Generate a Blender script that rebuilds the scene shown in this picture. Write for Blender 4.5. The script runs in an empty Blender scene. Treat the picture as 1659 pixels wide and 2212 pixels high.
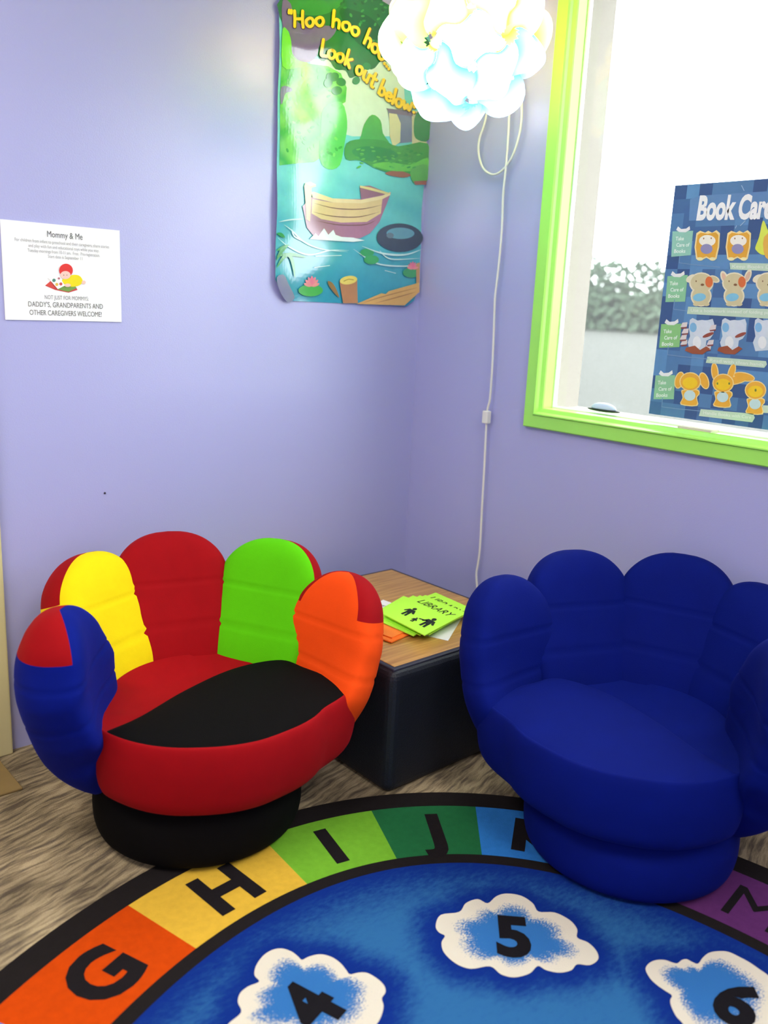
import bpy, bmesh, math, random
from math import sin, cos, pi, sqrt, radians, atan2, hypot
from mathutils import Vector, Matrix, Euler
from mathutils.geometry import tessellate_polygon

random.seed(7)
SC = bpy.context.scene
COL = SC.collection

# ------------------------------------------------------------------ camera
FPX, YAW, PITCH, ROLL = 1888.09, 0.8401, 0.2320, 0.0472
CAM = Vector((-1.9854, -2.0958, 1.134))
FWD = Vector((cos(YAW)*cos(PITCH), sin(YAW)*cos(PITCH), -sin(PITCH)))
_r = Vector((sin(YAW), -cos(YAW), 0)); _u = _r.cross(FWD)
RIGHT = cos(ROLL)*_r + sin(ROLL)*_u
UP = -sin(ROLL)*_r + cos(ROLL)*_u
cam_data = bpy.data.cameras.new('camera')
cam = bpy.data.objects.new('camera', cam_data); COL.objects.link(cam)
cam.matrix_world = Matrix(((RIGHT.x, UP.x, -FWD.x, CAM.x), (RIGHT.y, UP.y, -FWD.y, CAM.y),
                           (RIGHT.z, UP.z, -FWD.z, CAM.z), (0, 0, 0, 1)))
cam_data.sensor_fit = 'VERTICAL'; cam_data.sensor_height = 36.0
cam_data.lens = FPX*36.0/2212.0
cam_data.clip_start = 0.02
cam_data.dof.use_dof = True; cam_data.dof.focus_distance = 2.1; cam_data.dof.aperture_fstop = 2.6
SC.camera = cam

# ------------------------------------------------------------------ view, world
SC.view_settings.view_transform = 'Standard'
SC.view_settings.look = 'None'
SC.view_settings.gamma = 1.0
SC.view_settings.use_curve_mapping = False
SC.view_settings.exposure = 0.0
SC.cycles.use_denoising = True
SC.cycles.max_bounces = 10
SC.cycles.diffuse_bounces = 6
SC.cycles.transparent_max_bounces = 12
SC.cycles.sample_clamp_indirect = 6.0

SKY = 8.0            # overcast daylight outside the window
PANEL = 16.0         # fluorescent ceiling panels
LAMP_GLOW = 1.5      # lit plastic shade
BULB = 6.0           # bulb inside the shade, watts

world = bpy.data.worlds.new('overcast_sky'); SC.world = world
world.use_nodes = True
bg = world.node_tree.nodes['Background']
bg.inputs[0].default_value = (0.93, 0.97, 1.0, 1); bg.inputs[1].default_value = SKY


# ------------------------------------------------------------------ helpers
def lin(c):
    o = []
    for v in c:
        v /= 255.0
        o.append(v/12.92 if v <= 0.04045 else ((v+0.055)/1.055)**2.4)
    return tuple(o)


def inp(node, name, val):
    if name in node.inputs:
        node.inputs[name].default_value = val


def material(name, rgb, rough=0.6, spec=0.4, sheen=0.0, noise=0.0, nscale=60.0, bump=0.0, bscale=200.0, coat=0.0):
    m = bpy.data.materials.new(name); m.use_nodes = True
    nt = m.node_tree; b = nt.nodes['Principled BSDF']
    c = lin(rgb)
    b.inputs['Base Color'].default_value = (*c, 1)
    b.inputs['Roughness'].default_value = rough
    inp(b, 'Specular IOR Level', spec)
    if sheen:
        inp(b, 'Sheen Weight', sheen); inp(b, 'Sheen Roughness', 0.35)
        inp(b, 'Sheen Tint', (min(1, c[0]*1.5+.01), min(1, c[1]*1.5+.01), min(1, c[2]*1.5+.02), 1))
    if coat:
        inp(b, 'Coat Weight', coat); inp(b, 'Coat Roughness', 0.12)
    tc = nt.nodes.new('ShaderNodeTexCoord')
    if noise:
        n = nt.nodes.new('ShaderNodeTexNoise'); n.inputs['Scale'].default_value = nscale
        n.inputs['Detail'].default_value = 4
        nt.links.new(tc.outputs['Object'], n.inputs['Vector'])
        r = nt.nodes.new('ShaderNodeMapRange')
        r.inputs['To Min'].default_value = 1-noise; r.inputs['To Max'].default_value = 1+noise
        nt.links.new(n.outputs['Fac'], r.inputs['Value'])
        mx = nt.nodes.new('ShaderNodeVectorMath'); mx.operation = 'SCALE'
        mx.inputs[0].default_value = c
        nt.links.new(r.outputs[0], mx.inputs['Scale'])
        nt.links.new(mx.outputs[0], b.inputs['Base Color'])
    if bump:
        n2 = nt.nodes.new('ShaderNodeTexNoise'); n2.inputs['Scale'].default_value = bscale
        n2.inputs['Detail'].default_value = 3
        nt.links.new(tc.outputs['Object'], n2.inputs['Vector'])
        bp = nt.nodes.new('ShaderNodeBump'); bp.inputs['Strength'].default_value = bump
        bp.inputs['Distance'].default_value = 0.004
        nt.links.new(n2.outputs['Fac'], bp.inputs['Height'])
        nt.links.new(bp.outputs[0], b.inputs['Normal'])
    return m


def print_material(name, rough=0.6, spec=0.4, coat=0.0, noise=0.06, nscale=80, bump=0.0, bscale=400):
    """Printed surface: ink colour comes from the mesh's colour attribute."""
    m = material(name, (255, 255, 255), rough, spec, coat=coat, bump=bump, bscale=bscale)
    nt = m.node_tree; b = nt.nodes['Principled BSDF']
    a = nt.nodes.new('ShaderNodeAttribute'); a.attribute_name = 'ink'
    tc = nt.nodes.new('ShaderNodeTexCoord')
    n = nt.nodes.new('ShaderNodeTexNoise'); n.inputs['Scale'].default_value = nscale
    n.inputs['Detail'].default_value = 5
    nt.links.new(tc.outputs['Object'], n.inputs['Vector'])
    r = nt.nodes.new('ShaderNodeMapRange')
    r.inputs['To Min'].default_value = 1-noise; r.inputs['To Max'].default_value = 1+noise
    nt.links.new(n.outputs['Fac'], r.inputs['Value'])
    mx = nt.nodes.new('ShaderNodeVectorMath'); mx.operation = 'SCALE'
    nt.links.new(a.outputs['Color'], mx.inputs[0]); nt.links.new(r.outputs[0], mx.inputs['Scale'])
    nt.links.new(mx.outputs[0], b.inputs['Base Color'])
    return m


def finish(name, me, mats, parent=None, smooth=False):
    for m in (mats if isinstance(mats, (list, tuple)) else [mats]):
        me.materials.append(m)
    if smooth:
        for p in me.polygons:
            p.use_smooth = True
    o = bpy.data.objects.new(name, me); COL.objects.link(o)
    if parent is not None:
        o.parent = parent
    return o


def mesh_obj(name, verts, faces, mats, parent=None, smooth=False, face_mats=None):
    me = bpy.data.meshes.new(name)
    me.from_pydata([tuple(v) for v in verts], [], faces)
    me.validate()
    o = finish(name, me, mats, parent, smooth)
    if face_mats:
        for p, i in zip(me.polygons, face_mats):
            p.material_index = i
    return o


def bm_obj(name, bm, mats, parent=None, smooth=False):
    me = bpy.data.meshes.new(name)
    bmesh.ops.recalc_face_normals(bm, faces=bm.faces)
    bm.to_mesh(me); bm.free()
    return finish(name, me, mats, parent, smooth)


def add_box(bm, lo, hi, bevel=0.0, seg=2):
    r = bmesh.ops.create_cube(bm, size=1.0)
    vs = r['verts']
    for v in vs:
        v.co = Vector([lo[i] + (v.co[i]+0.5)*(hi[i]-lo[i]) for i in range(3)])
    if bevel:
        es = list({e for v in vs for e in v.link_edges})
        bmesh.ops.bevel(bm, geom=es, offset=bevel, segments=seg, affect='EDGES', profile=0.5)


def box(name, lo, hi, mats, parent=None, bevel=0.0, seg=2):
    bm = bmesh.new(); add_box(bm, lo, hi, bevel, seg)
    return bm_obj(name, bm, mats, parent)


def empty(name, loc, rz=0.0):
    o = bpy.data.objects.new(name, None); COL.objects.link(o)
    o.empty_display_size = 0.05
    o.location = loc; o.rotation_euler = (0, 0, rz)
    return o


def tag(o, label, cat, group=None):
    o['label'] = label; o['category'] = cat
    if group:
        o['group'] = group
    return o


def structure(o, label=None):
    o['kind'] = 'structure'
    if label:
        o['label'] = label
    return o


def catmull(pts, n, closed=False):
    out = []
    m = len(pts); segs = m if closed else m-1
    P = [Vector(p) for p in pts]
    for i in range(segs):
        if closed:
            p0, p1, p2, p3 = P[(i-1) % m], P[i], P[(i+1) % m], P[(i+2) % m]
        else:
            p0, p1, p2, p3 = P[max(i-1, 0)], P[i], P[i+1], P[min(i+2, m-1)]
        for k in range(n):
            t = k/n
            out.append(0.5*((2*p1)+(p2-p0)*t+(2*p0-5*p1+4*p2-p3)*t*t+(3*p1-p0-3*p2+p3)*t**3))
    if not closed:
        out.append(P[-1])
    return out


def tube(name, pts, rad, mat, parent=None, seg=8):
    verts, faces = [], []
    n = len(pts)
    side = None
    for i, p in enumerate(pts):
        t = (pts[min(i+1, n-1)]-pts[max(i-1, 0)]).normalized()
        if side is None:
            side = t.orthogonal().normalized()
        side = (side - side.dot(t)*t).normalized()
        o2 = t.cross(side)
        for k in range(seg):
            a = 2*pi*k/seg
            verts.append(p + rad*(cos(a)*side+sin(a)*o2))
    for i in range(n-1):
        for k in range(seg):
            a, b = i*seg+k, i*seg+(k+1) % seg
            faces.append((a, b, b+seg, a+seg))
    faces.append(tuple(range(seg-1, -1, -1))); faces.append(tuple((n-1)*seg+k for k in range(seg)))
    return mesh_obj(name, verts, faces, mat, parent, True)


def interp(tab, x):
    if x <= tab[0][0]:
        return tab[0][1]
    for (a, va), (b, vb) in zip(tab, tab[1:]):
        if x <= b:
            t = (x-a)/(b-a); t = t*t*(3-2*t)
            return va+(vb-va)*t
    return tab[-1][1]


def ray(px, py):
    return FWD + (px-829.5)/FPX*RIGHT - (py-1106.0)/FPX*UP


def hit(px, py, axis, val):
    d = ray(px, py)
    return CAM + d*((val-CAM[axis])/d[axis])


def floor_xy(px, py, z=0.0):
    p = hit(px, py, 2, z); return (p.x, p.y)


def left_wall(px, py):
    p = hit(px, py, 1, 0.0); return (p.x, p.z)


GLASS_X = 0.048


def glass(px, py):
    p = hit(px, py, 0, GLASS_X-0.006); return (-p.y, p.z)


_text_cache = {}


def text_shape(s, bold=0.0):
    """Filled outline of a line of lettering: 2-D points and faces, capital height 1."""
    key = (s, bold)
    if key in _text_cache:
        return _text_cache[key]
    cu = bpy.data.curves.new('lettering', 'FONT'); cu.body = s; cu.size = 1.0
    cu.resolution_u = 4; cu.offset = bold
    ob = bpy.data.objects.new('lettering', cu)
    COL.objects.link(ob)
    dg = bpy.context.evaluated_depsgraph_get()
    me = bpy.data.meshes.new_from_object(ob.evaluated_get(dg))
    vs = [(v.co.x, v.co.y) for v in me.vertices]
    fs = [tuple(p.vertices) for p in me.polygons]
    bpy.data.meshes.remove(me); bpy.data.objects.remove(ob); bpy.data.curves.remove(cu)
    cap = 0.73
    x0 = min(v[0] for v in vs); x1 = max(v[0] for v in vs)
    vs = [((x-x0)/cap, y/cap) for x, y in vs]
    _text_cache[key] = (vs, fs, (x1-x0)/cap)
    return _text_cache[key]


class Art:
    """Flat printed artwork laid on a sheet: layers of inked shapes joined into one mesh."""

    def __init__(self, proj, place, step=0.0003, maxlen=None):
        self.proj, self.place, self.step, self.maxlen = proj, place, step, maxlen
        self.v, self.f, self.c, self.m = [], [], [], []
        self.seq = 0; self.lock = False

    def tri(self, a, b, c, col, layer, mat):
        if self.maxlen:
            st = [(a, b, c)]
            while st:
                a, b, c = st.pop()
                ls = [hypot(b[0]-a[0], b[1]-a[1]), hypot(c[0]-b[0], c[1]-b[1]), hypot(a[0]-c[0], a[1]-c[1])]
                k = ls.index(max(ls))
                if ls[k] <= self.maxlen:
                    self._t(a, b, c, col, layer, mat); continue
                a, b, c = ((a, b, c), (b, c, a), (c, a, b))[k]
                m = ((a[0]+b[0])/2, (a[1]+b[1])/2)
                st += [(a, m, c), (m, b, c)]
        else:
            self._t(a, b, c, col, layer, mat)

    def _t(self, a, b, c, col, layer, mat):
        if (b[0]-a[0])*(c[1]-a[1])-(b[1]-a[1])*(c[0]-a[0]) < 0:
            b, c = c, b
        i = len(self.v)
        for p in (a, b, c):
            self.v.append((p[0], p[1], layer))
            k = col(*p) if callable(col) else col
            self.c.append((k[0], k[1], k[2], 1.0))
        self.f.append((i, i+1, i+2)); self.m.append(mat)

    def poly2(self, pts, col, layer=1, mat=0):
        if not callable(col):
            col = lin(col)
        P = [Vector((p[0], p[1], 0)) for p in pts]
        for t in tessellate_polygon([P]):
            self.tri(*[(P[i].x, P[i].y) for i in t], col, layer, mat)

    def poly(self, px, col, layer=1, mat=0, smooth=0):
        if not self.lock:
            self.seq += 1; layer += 0.13*(self.seq % 7)
        pts = [self.proj(*p) for p in px]
        if smooth:
            pts = [(p[0], p[1]) for p in catmull([(q[0], q[1], 0) for q in pts], smooth, True)]
        self.poly2(pts, col, layer, mat)

    def ellipse(self, cx, cy, rx, ry, col, layer=1, rot=0.0, n=20):
        a = radians(rot)
        self.poly([(cx+rx*cos(t)*cos(a)-ry*sin(t)*sin(a), cy+rx*cos(t)*sin(a)+ry*sin(t)*cos(a))
                   for t in [2*pi*k/n for k in range(n)]], col, layer)

    def stroke(self, px, w, col, layer=1, smooth=6, taper=False):
        """Pen stroke of width w (photo pixels) along px."""
        if len(px) > 2 and smooth:
            P = [(p[0], p[1]) for p in catmull([(p[0], p[1], 0) for p in px], smooth)]
        else:
            P = list(px)
        n = len(P)
        self.seq += 1; layer += 0.13*(self.seq % 7); self.lock = True
        L, R = [], []
        for i, p in enumerate(P):
            a, b = P[max(i-1, 0)], P[min(i+1, n-1)]
            d = hypot(b[0]-a[0], b[1]-a[1]) or 1
            nx, ny = -(b[1]-a[1])/d, (b[0]-a[0])/d
            h = w/2*(1 if not taper else max(0.12, sin(pi*(i+.3)/(n-.4))))
            L.append((p[0]+nx*h, p[1]+ny*h)); R.append((p[0]-nx*h, p[1]-ny*h))
        for i in range(n-1):
            self.poly([L[i], L[i+1], R[i+1], R[i]], col, layer)
        if not taper:
            for p in (P[0], P[-1]):
                self.ellipse(p[0], p[1], w/2, w/2, col, layer, n=10)
        self.lock = False

    def text(self, s, org, xvec, capvec, col, layer=2, bold=0.0, fit=True):
        """Lettering in photo pixels: xvec spans the whole line, capvec one capital height."""
        vs, fs, wd = text_shape(s, bold)
        k = 1.0/wd if fit else 1.0
        P = [self.proj(org[0]+xvec[0]*x*k+capvec[0]*y, org[1]+xvec[1]*x*k+capvec[1]*y) for x, y in vs]
        self._glyphs(P, fs, col, layer)

    def text2(self, s, center, width, col, layer=2, bold=0.0, cap=None, ang=0.0, flip=1):
        vs, fs, wd = text_shape(s, bold)
        k = width/wd; kc = cap if cap else k
        ca, sa = cos(ang), sin(ang)
        P = []
        for x, y in vs:
            X, Y = (x-wd/2)*k*flip, (y-0.5)*kc
            P.append((center[0]+X*ca-Y*sa, center[1]+X*sa+Y*ca))
        self._glyphs(P, fs, col, layer)

    def _glyphs(self, P, fs, col, layer):
        c = lin(col)
        for f in fs:
            Q = [P[i] for i in f]
            for t in tessellate_polygon([[Vector((q[0], q[1], 0)) for q in Q]]):
                self.tri(Q[t[0]], Q[t[1]], Q[t[2]], c, layer, 0)

    def build(self, name, mats, parent=None):
        verts = [self.place(u, v, l*self.step) for u, v, l in self.v]
        me = bpy.data.meshes.new(name)
        me.from_pydata([tuple(v) for v in verts], [], self.f)
        at = me.color_attributes.new('ink', 'FLOAT_COLOR', 'POINT')
        flat = [x for c in self.c for x in c]
        at.data.foreach_set('color', flat)
        me.polygons.foreach_set('material_index', self.m)
        me.update()
        return finish(name, me, mats, parent)


# ------------------------------------------------------------------ materials
M_wall = material('lavender_satin_paint', (174, 175, 221), rough=0.32, spec=0.8, bump=0.06, bscale=260)
M_ceiling = material('white_ceiling_tile', (235, 232, 225), rough=0.9, spec=0.2)
M_green_trim = material('lime_green_gloss_paint', (172, 246, 104), rough=0.28, spec=0.5)
M_white_bead = material('white_glazing_bead', (242, 244, 236), rough=0.4)
M_cream = material('cream_door_paint', (214, 203, 150), rough=0.45)
M_tan = material('tan_threshold', (140, 116, 70), rough=0.6, noise=0.15, nscale=30)
M_red = material('red_velour', (150, 3, 12), rough=0.85, spec=0.15, sheen=0.25, noise=0.10, nscale=25, bump=0.12, bscale=500)
M_yellow = material('yellow_velour', (234, 208, 8), rough=0.85, spec=0.15, sheen=0.15, noise=0.05, nscale=25, bump=0.12, bscale=500)
M_lime = material('lime_velour', (88, 194, 4), rough=0.85, spec=0.15, sheen=0.15, noise=0.05, nscale=25, bump=0.12, bscale=500)
M_orange = material('orange_velour', (238, 74, 10), rough=0.85, spec=0.15, sheen=0.15, noise=0.05, nscale=25, bump=0.12, bscale=500)
M_royal = material('royal_blue_velour', (2, 22, 120), rough=0.85, spec=0.12, sheen=0.2, noise=0.12, nscale=18, bump=0.12, bscale=500)
M_navy = material('blue_velour', (0, 17, 104), rough=0.85, spec=0.12, sheen=0.22, noise=0.14, nscale=14, bump=0.12, bscale=500)
M_black = material('black_velour', (8, 7, 7), rough=0.9, spec=0.10, sheen=0.05, noise=0.2, nscale=20, bump=0.12, bscale=500)
M_vinyl = material('charcoal_vinyl', (24, 28, 37), rough=0.5, spec=0.4, noise=0.25, nscale=120, bump=0.35, bscale=300)
M_edge = material('dark_edge_banding', (48, 48, 62), rough=0.5)
M_cord = material('white_cord_plastic', (236, 234, 224), rough=0.45)
M_ink_paper = print_material('printed_paper', rough=0.7, spec=0.3, noise=0.02)
M_ink_gloss = print_material('glossy_print', rough=0.10, spec=1.0, coat=0.35, noise=0.10, nscale=40)
M_ink_chart = print_material('laminated_print', rough=0.25, spec=0.5, noise=0.08, nscale=60)
M_ink_flyer = print_material('card_print', rough=0.7, spec=0.3, noise=0.02)
M_rug_ink = print_material('rug_pile_print', rough=0.95, spec=0.08, noise=0.16, nscale=70, bump=0.4, bscale=500)


def wood_material():
    m = material('oak_laminate', (196, 150, 80), rough=0.35, spec=0.5)
    nt = m.node_tree; b = nt.nodes['Principled BSDF']
    tc = nt.nodes.new('ShaderNodeTexCoord')
    mp = nt.nodes.new('ShaderNodeMapping'); mp.inputs['Scale'].default_value = (4, 70, 20)
    nt.links.new(tc.outputs['Object'], mp.inputs['Vector'])
    n = nt.nodes.new('ShaderNodeTexNoise'); n.inputs['Scale'].default_value = 1.4; n.inputs['Detail'].default_value = 6
    nt.links.new(mp.outputs[0], n.inputs['Vector'])
    r = nt.nodes.new('ShaderNodeValToRGB')
    r.color_ramp.elements[0].position = 0.3; r.color_ramp.elements[0].color = (*lin((168, 118, 52)), 1)
    r.color_ramp.elements[1].position = 0.65; r.color_ramp.elements[1].color = (*lin((208, 160, 86)), 1)
    nt.links.new(n.outputs['Fac'], r.inputs[0]); nt.links.new(r.outputs[0], b.inputs['Base Color'])
    return m


M_wood = wood_material()


def carpet_material():
    m = material('taupe_patterned_carpet', (140, 125, 95), rough=0.95, spec=0.08)
    nt = m.node_tree; b = nt.nodes['Principled BSDF']; L = nt.links.new
    tc = nt.nodes.new('ShaderNodeTexCoord')
    mp = nt.nodes.new('ShaderNodeMapping'); mp.inputs['Rotation'].default_value = (0, 0, -radians(14))
    L(tc.outputs['Object'], mp.inputs['Vector'])
    # wandering streaks running along the room
    warp = nt.nodes.new('ShaderNodeTexNoise'); warp.inputs['Scale'].default_value = 9; warp.inputs['Detail'].default_value = 2
    L(mp.outputs[0], warp.inputs['Vector'])
    add = nt.nodes.new('ShaderNodeVectorMath'); add.operation = 'MULTIPLY_ADD'
    add.inputs[1].default_value = (0.03, 0.03, 0); L(warp.outputs['Color'], add.inputs[0]); L(mp.outputs[0], add.inputs[2])
    sc1 = nt.nodes.new('ShaderNodeMapping'); sc1.inputs['Scale'].default_value = (11, 88, 1)
    L(add.outputs[0], sc1.inputs['Vector'])
    n1 = nt.nodes.new('ShaderNodeTexNoise'); n1.inputs['Scale'].default_value = 1.0; n1.inputs['Detail'].default_value = 3
    n1.inputs['Roughness'].default_value = 0.6
    L(sc1.outputs[0], n1.inputs['Vector'])
    r1 = nt.nodes.new('ShaderNodeValToRGB')
    e = r1.color_ramp.elements
    e[0].position = 0.36; e[0].color = (*lin((100, 89, 75)), 1)
    e[1].position = 0.60; e[1].color = (*lin((168, 151, 120)), 1)
    k = e.new(0.47); k.color = (*lin((134, 119, 94)), 1)
    L(n1.outputs['Fac'], r1.inputs[0])
    # broad blotches
    n2 = nt.nodes.new('ShaderNodeTexNoise'); n2.inputs['Scale'].default_value = 7; n2.inputs['Detail'].default_value = 2
    L(mp.outputs[0], n2.inputs['Vector'])
    r2 = nt.nodes.new('ShaderNodeMapRange'); r2.inputs['To Min'].default_value = 0.68; r2.inputs['To Max'].default_value = 1.3
    r2.inputs['From Min'].default_value = 0.3; r2.inputs['From Max'].default_value = 0.7
    L(n2.outputs['Fac'], r2.inputs['Value'])
    n3 = nt.nodes.new('ShaderNodeTexNoise'); n3.inputs['Scale'].default_value = 380
    L(tc.outputs['Object'], n3.inputs['Vector'])
    r3 = nt.nodes.new('ShaderNodeMapRange'); r3.inputs['To Min'].default_value = 0.7; r3.inputs['To Max'].default_value = 1.3
    L(n3.outputs['Fac'], r3.inputs['Value'])
    mu = nt.nodes.new('ShaderNodeMath'); mu.operation = 'MULTIPLY'; L(r2.outputs[0], mu.inputs[0]); L(r3.outputs[0], mu.inputs[1])
    sc = nt.nodes.new('ShaderNodeVectorMath'); sc.operation = 'SCALE'
    L(r1.outputs[0], sc.inputs[0]); L(mu.outputs[0], sc.inputs['Scale'])
    L(sc.outputs[0], b.inputs['Base Color'])
    bp = nt.nodes.new('ShaderNodeBump'); bp.inputs['Strength'].default_value = 0.5; bp.inputs['Distance'].default_value = 0.004
    L(n3.outputs['Fac'], bp.inputs['Height']); L(bp.outputs[0], b.inputs['Normal'])
    return m


M_carpet = carpet_material()


def two_tone(name, c0, c1, lo, hi, scale, aniso=(1, 1, 1), amp=0.5, rot=0.0):
    """Pile printed in two inks: attribute 'ink' (red channel) plus scratchy noise chooses between them."""
    m = material(name, c0, rough=0.95, spec=0.08, bump=0.4, bscale=500)
    nt = m.node_tree; b = nt.nodes['Principled BSDF']; L = nt.links.new
    a = nt.nodes.new('ShaderNodeAttribute'); a.attribute_name = 'ink'
    tc = nt.nodes.new('ShaderNodeTexCoord')
    mp = nt.nodes.new('ShaderNodeMapping'); mp.inputs['Scale'].default_value = aniso
    mp.inputs['Rotation'].default_value = (0, 0, rot)
    L(tc.outputs['Object'], mp.inputs['Vector'])
    n = nt.nodes.new('ShaderNodeTexNoise'); n.inputs['Scale'].default_value = scale; n.inputs['Detail'].default_value = 4
    n.inputs['Roughness'].default_value = 0.65
    L(mp.outputs[0], n.inputs['Vector'])
    sub = nt.nodes.new('ShaderNodeMath'); sub.operation = 'SUBTRACT'; sub.inputs[1].default_value = 0.5
    L(n.outputs['Fac'], sub.inputs[0])
    ma = nt.nodes.new('ShaderNodeMath'); ma.operation = 'MULTIPLY_ADD'; ma.inputs[1].default_value = amp
    sep = nt.nodes.new('ShaderNodeSeparateColor'); L(a.outputs['Color'], sep.inputs[0])
    L(sub.outputs[0], ma.inputs[0]); L(sep.outputs[0], ma.inputs[2])
    r = nt.nodes.new('ShaderNodeMapRange'); r.interpolation_type = 'SMOOTHSTEP'
    r.inputs['From Min'].default_value = lo; r.inputs['From Max'].default_value = hi
    L(ma.outputs[0], r.inputs['Value'])
    mx = nt.nodes.new('ShaderNodeMix'); mx.data_type = 'RGBA'
    mx.inputs['A'].default_value = (*lin(c0), 1); mx.inputs['B'].default_value = (*lin(c1), 1)
    for i in mx.inputs:
        if i.name == 'A' and i.type == 'RGBA': i.default_value = (*lin(c0), 1)
        if i.name == 'B' and i.type == 'RGBA': i.default_value = (*lin(c1), 1)
    L(r.outputs[0], mx.inputs['Factor'])
    out = [o for o in mx.outputs if o.type == 'RGBA'][0]
    L(out, b.inputs['Base Color'])
    return m


M_rug_field = two_tone('rug_blue_field', (44, 99, 150), (12, 42, 122), 0.0, 1.0, 60, amp=0.9, aniso=(1, 2.2, 1), rot=0.5)
M_rug_cloud = two_tone('rug_cloud_pile', (50, 108, 170), (214, 206, 188), 0.52, 0.74, 210, amp=1.35, aniso=(1, 2.4, 1), rot=0.5)

# ------------------------------------------------------------------ room shell
RX0, RY0, CEIL = -4.6, -4.6, 2.42
structure(box('floor', (RX0, RY0, -0.08), (0.12, 0.12, 0.0), M_carpet), 'taupe carpet with wavy streaks')
structure(box('ceiling', (RX0, RY0, CEIL), (0.12, 0.12, CEIL+0.08), M_ceiling))
structure(box('wall_left', (RX0, 0.0, 0.0), (0.12, 0.12, CEIL), M_wall), 'lavender wall with the tall poster')
structure(box('wall_back', (RX0-0.1, RY0-0.1, 0.0), (0.12, RY0, CEIL), M_wall))
structure(box('wall_side', (RX0-0.1, RY0, 0.0), (RX0, 0.12, CEIL), M_wall))

WY0, WY1, WZ0, WZ1 = -0.4795, -2.35, 0.8135, 2.16      # outer edge of the green casing
IN = 0.055
hy0, hy1, hz0, hz1 = WY0-IN, WY1+IN, WZ0+IN, WZ1-IN     # hole in the wall
bm = bmesh.new()
add_box(bm, (0, RY0, 0), (0.12, 0.0, hz0))
add_box(bm, (0, RY0, hz1), (0.12, 0.0, CEIL))
add_box(bm, (0, hy0, hz0), (0.12, 0.0, hz1))
add_box(bm, (0, RY0, hz0), (0.12, hy1, hz1))
structure(bm_obj('wall_right', bm, M_wall), 'lavender wall with the green-trimmed window')


def frame_sweep(prof, y0, y1, z0, z1):
    """Mitred rectangular frame; prof = (inset from the outer edge, x)."""
    verts, faces = [], []
    n = len(prof)
    for (sy, sz) in ((0, 0), (1, 0), (1, 1), (0, 1)):
        for d, x in prof:
            y = y0-d if sy == 0 else y1+d
            z = z0+d if sz == 0 else z1-d
            verts.append((x, y, z))
    for c in range(4):
        for k in range(n-1):
            a = c*n+k; b = ((c+1) % 4)*n+k
            faces.append((a, a+1, b+1, b))
    return verts, faces


prof = [(0, 0.0), (0.0, -0.014), (0.003, -0.017), (0.036, -0.018), (0.039, -0.0235), (0.042, -0.0235),
        (0.0445, -0.0185), (0.047, -0.010), (0.056, -0.004), (0.0575, 0.0), (0.0575, 0.052)]
M_reveal = material('pale_stucco_reveal', (138, 132, 121), rough=0.8, noise=0.06, nscale=30)
v, f = frame_sweep(prof, WY0, WY1, WZ0, WZ1)
win = structure(mesh_obj('window_1', v, f, M_green_trim), 'lime green window casing')
v, f = frame_sweep([(0.0573, 0.038), (0.0605, 0.038), (0.0625, 0.041), (0.0625, GLASS_X+0.004), (0.0573, GLASS_X+0.004)], WY0, WY1, WZ0, WZ1)
mesh_obj('glazing_bead', v, f, M_white_bead, win)

v, f = frame_sweep([(0.0572, GLASS_X+0.006), (0.0572, 0.16), (0.02, 0.16)], WY0, WY1, WZ0, WZ1)
mesh_obj('outer_reveal', v, f, M_reveal, win)

gm = bpy.data.materials.new('hazy_window_glass'); gm.use_nodes = True
nt = gm.node_tree; nt.nodes.clear()
out = nt.nodes.new('ShaderNodeOutputMaterial')
tr = nt.nodes.new('ShaderNodeBsdfTransparent'); tr.inputs[0].default_value = (0.95, 0.97, 0.95, 1)
tl = nt.nodes.new('ShaderNodeBsdfTranslucent'); tl.inputs[0].default_value = (0.95, 0.97, 0.93, 1)
gl = nt.nodes.new('ShaderNodeBsdfGlossy'); gl.inputs['Roughness'].default_value = 0.03
m1 = nt.nodes.new('ShaderNodeMixShader'); m1.inputs[0].default_value = 0.055
m2 = nt.nodes.new('ShaderNodeMixShader')
lw = nt.nodes.new('ShaderNodeFresnel'); lw.inputs[0].default_value = 1.35
nt.links.new(tr.outputs[0], m1.inputs[1]); nt.links.new(tl.outputs[0], m1.inputs[2])
nt.links.new(lw.outputs[0], m2.inputs[0]); nt.links.new(m1.outputs[0], m2.inputs[1]); nt.links.new(gl.outputs[0], m2.inputs[2])
nt.links.new(m2.outputs[0], out.inputs[0])
mesh_obj('glass_pane', [(GLASS_X, hy0, hz0), (GLASS_X, hy1, hz0), (GLASS_X, hy1, hz1), (GLASS_X, hy0, hz1)], [(0, 1, 2, 3)], gm, win)

# doorway at the far left of the wall
bm = bmesh.new()
add_box(bm, (-1.432, -0.022, 0.0), (-1.332, 0.001, 2.08), 0.004)
add_box(bm, (-2.35, -0.022, 0.0), (-2.25, 0.001, 2.08), 0.004)
add_box(bm, (-2.35, -0.022, 1.98), (-1.332, 0.001, 2.08), 0.004)
structure(bm_obj('trim_1', bm, M_cream), 'cream door casing')
dr = structure(box('door_1', (-2.25, -0.010, 0.012), (-1.432, 0.001, 1.98), M_cream, bevel=0.003), 'cream door')
bm = bmesh.new()
bmesh.ops.create_uvsphere(bm, u_segments=16, v_segments=10, radius=0.028)
bmesh.ops.translate(bm, verts=bm.verts, vec=(-1.50, -0.055, 0.95))
add_box(bm, (-1.508, -0.04, 0.942), (-1.492, -0.008, 0.958))
bm_obj('door_knob', bm, material('brass_knob', (190, 160, 90), rough=0.3), dr, True)
structure(box('trim_2', (-2.36, -0.20, 0.0), (-1.372, -0.022, 0.006), M_tan, bevel=0.002), 'tan threshold in front of the door')

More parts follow.
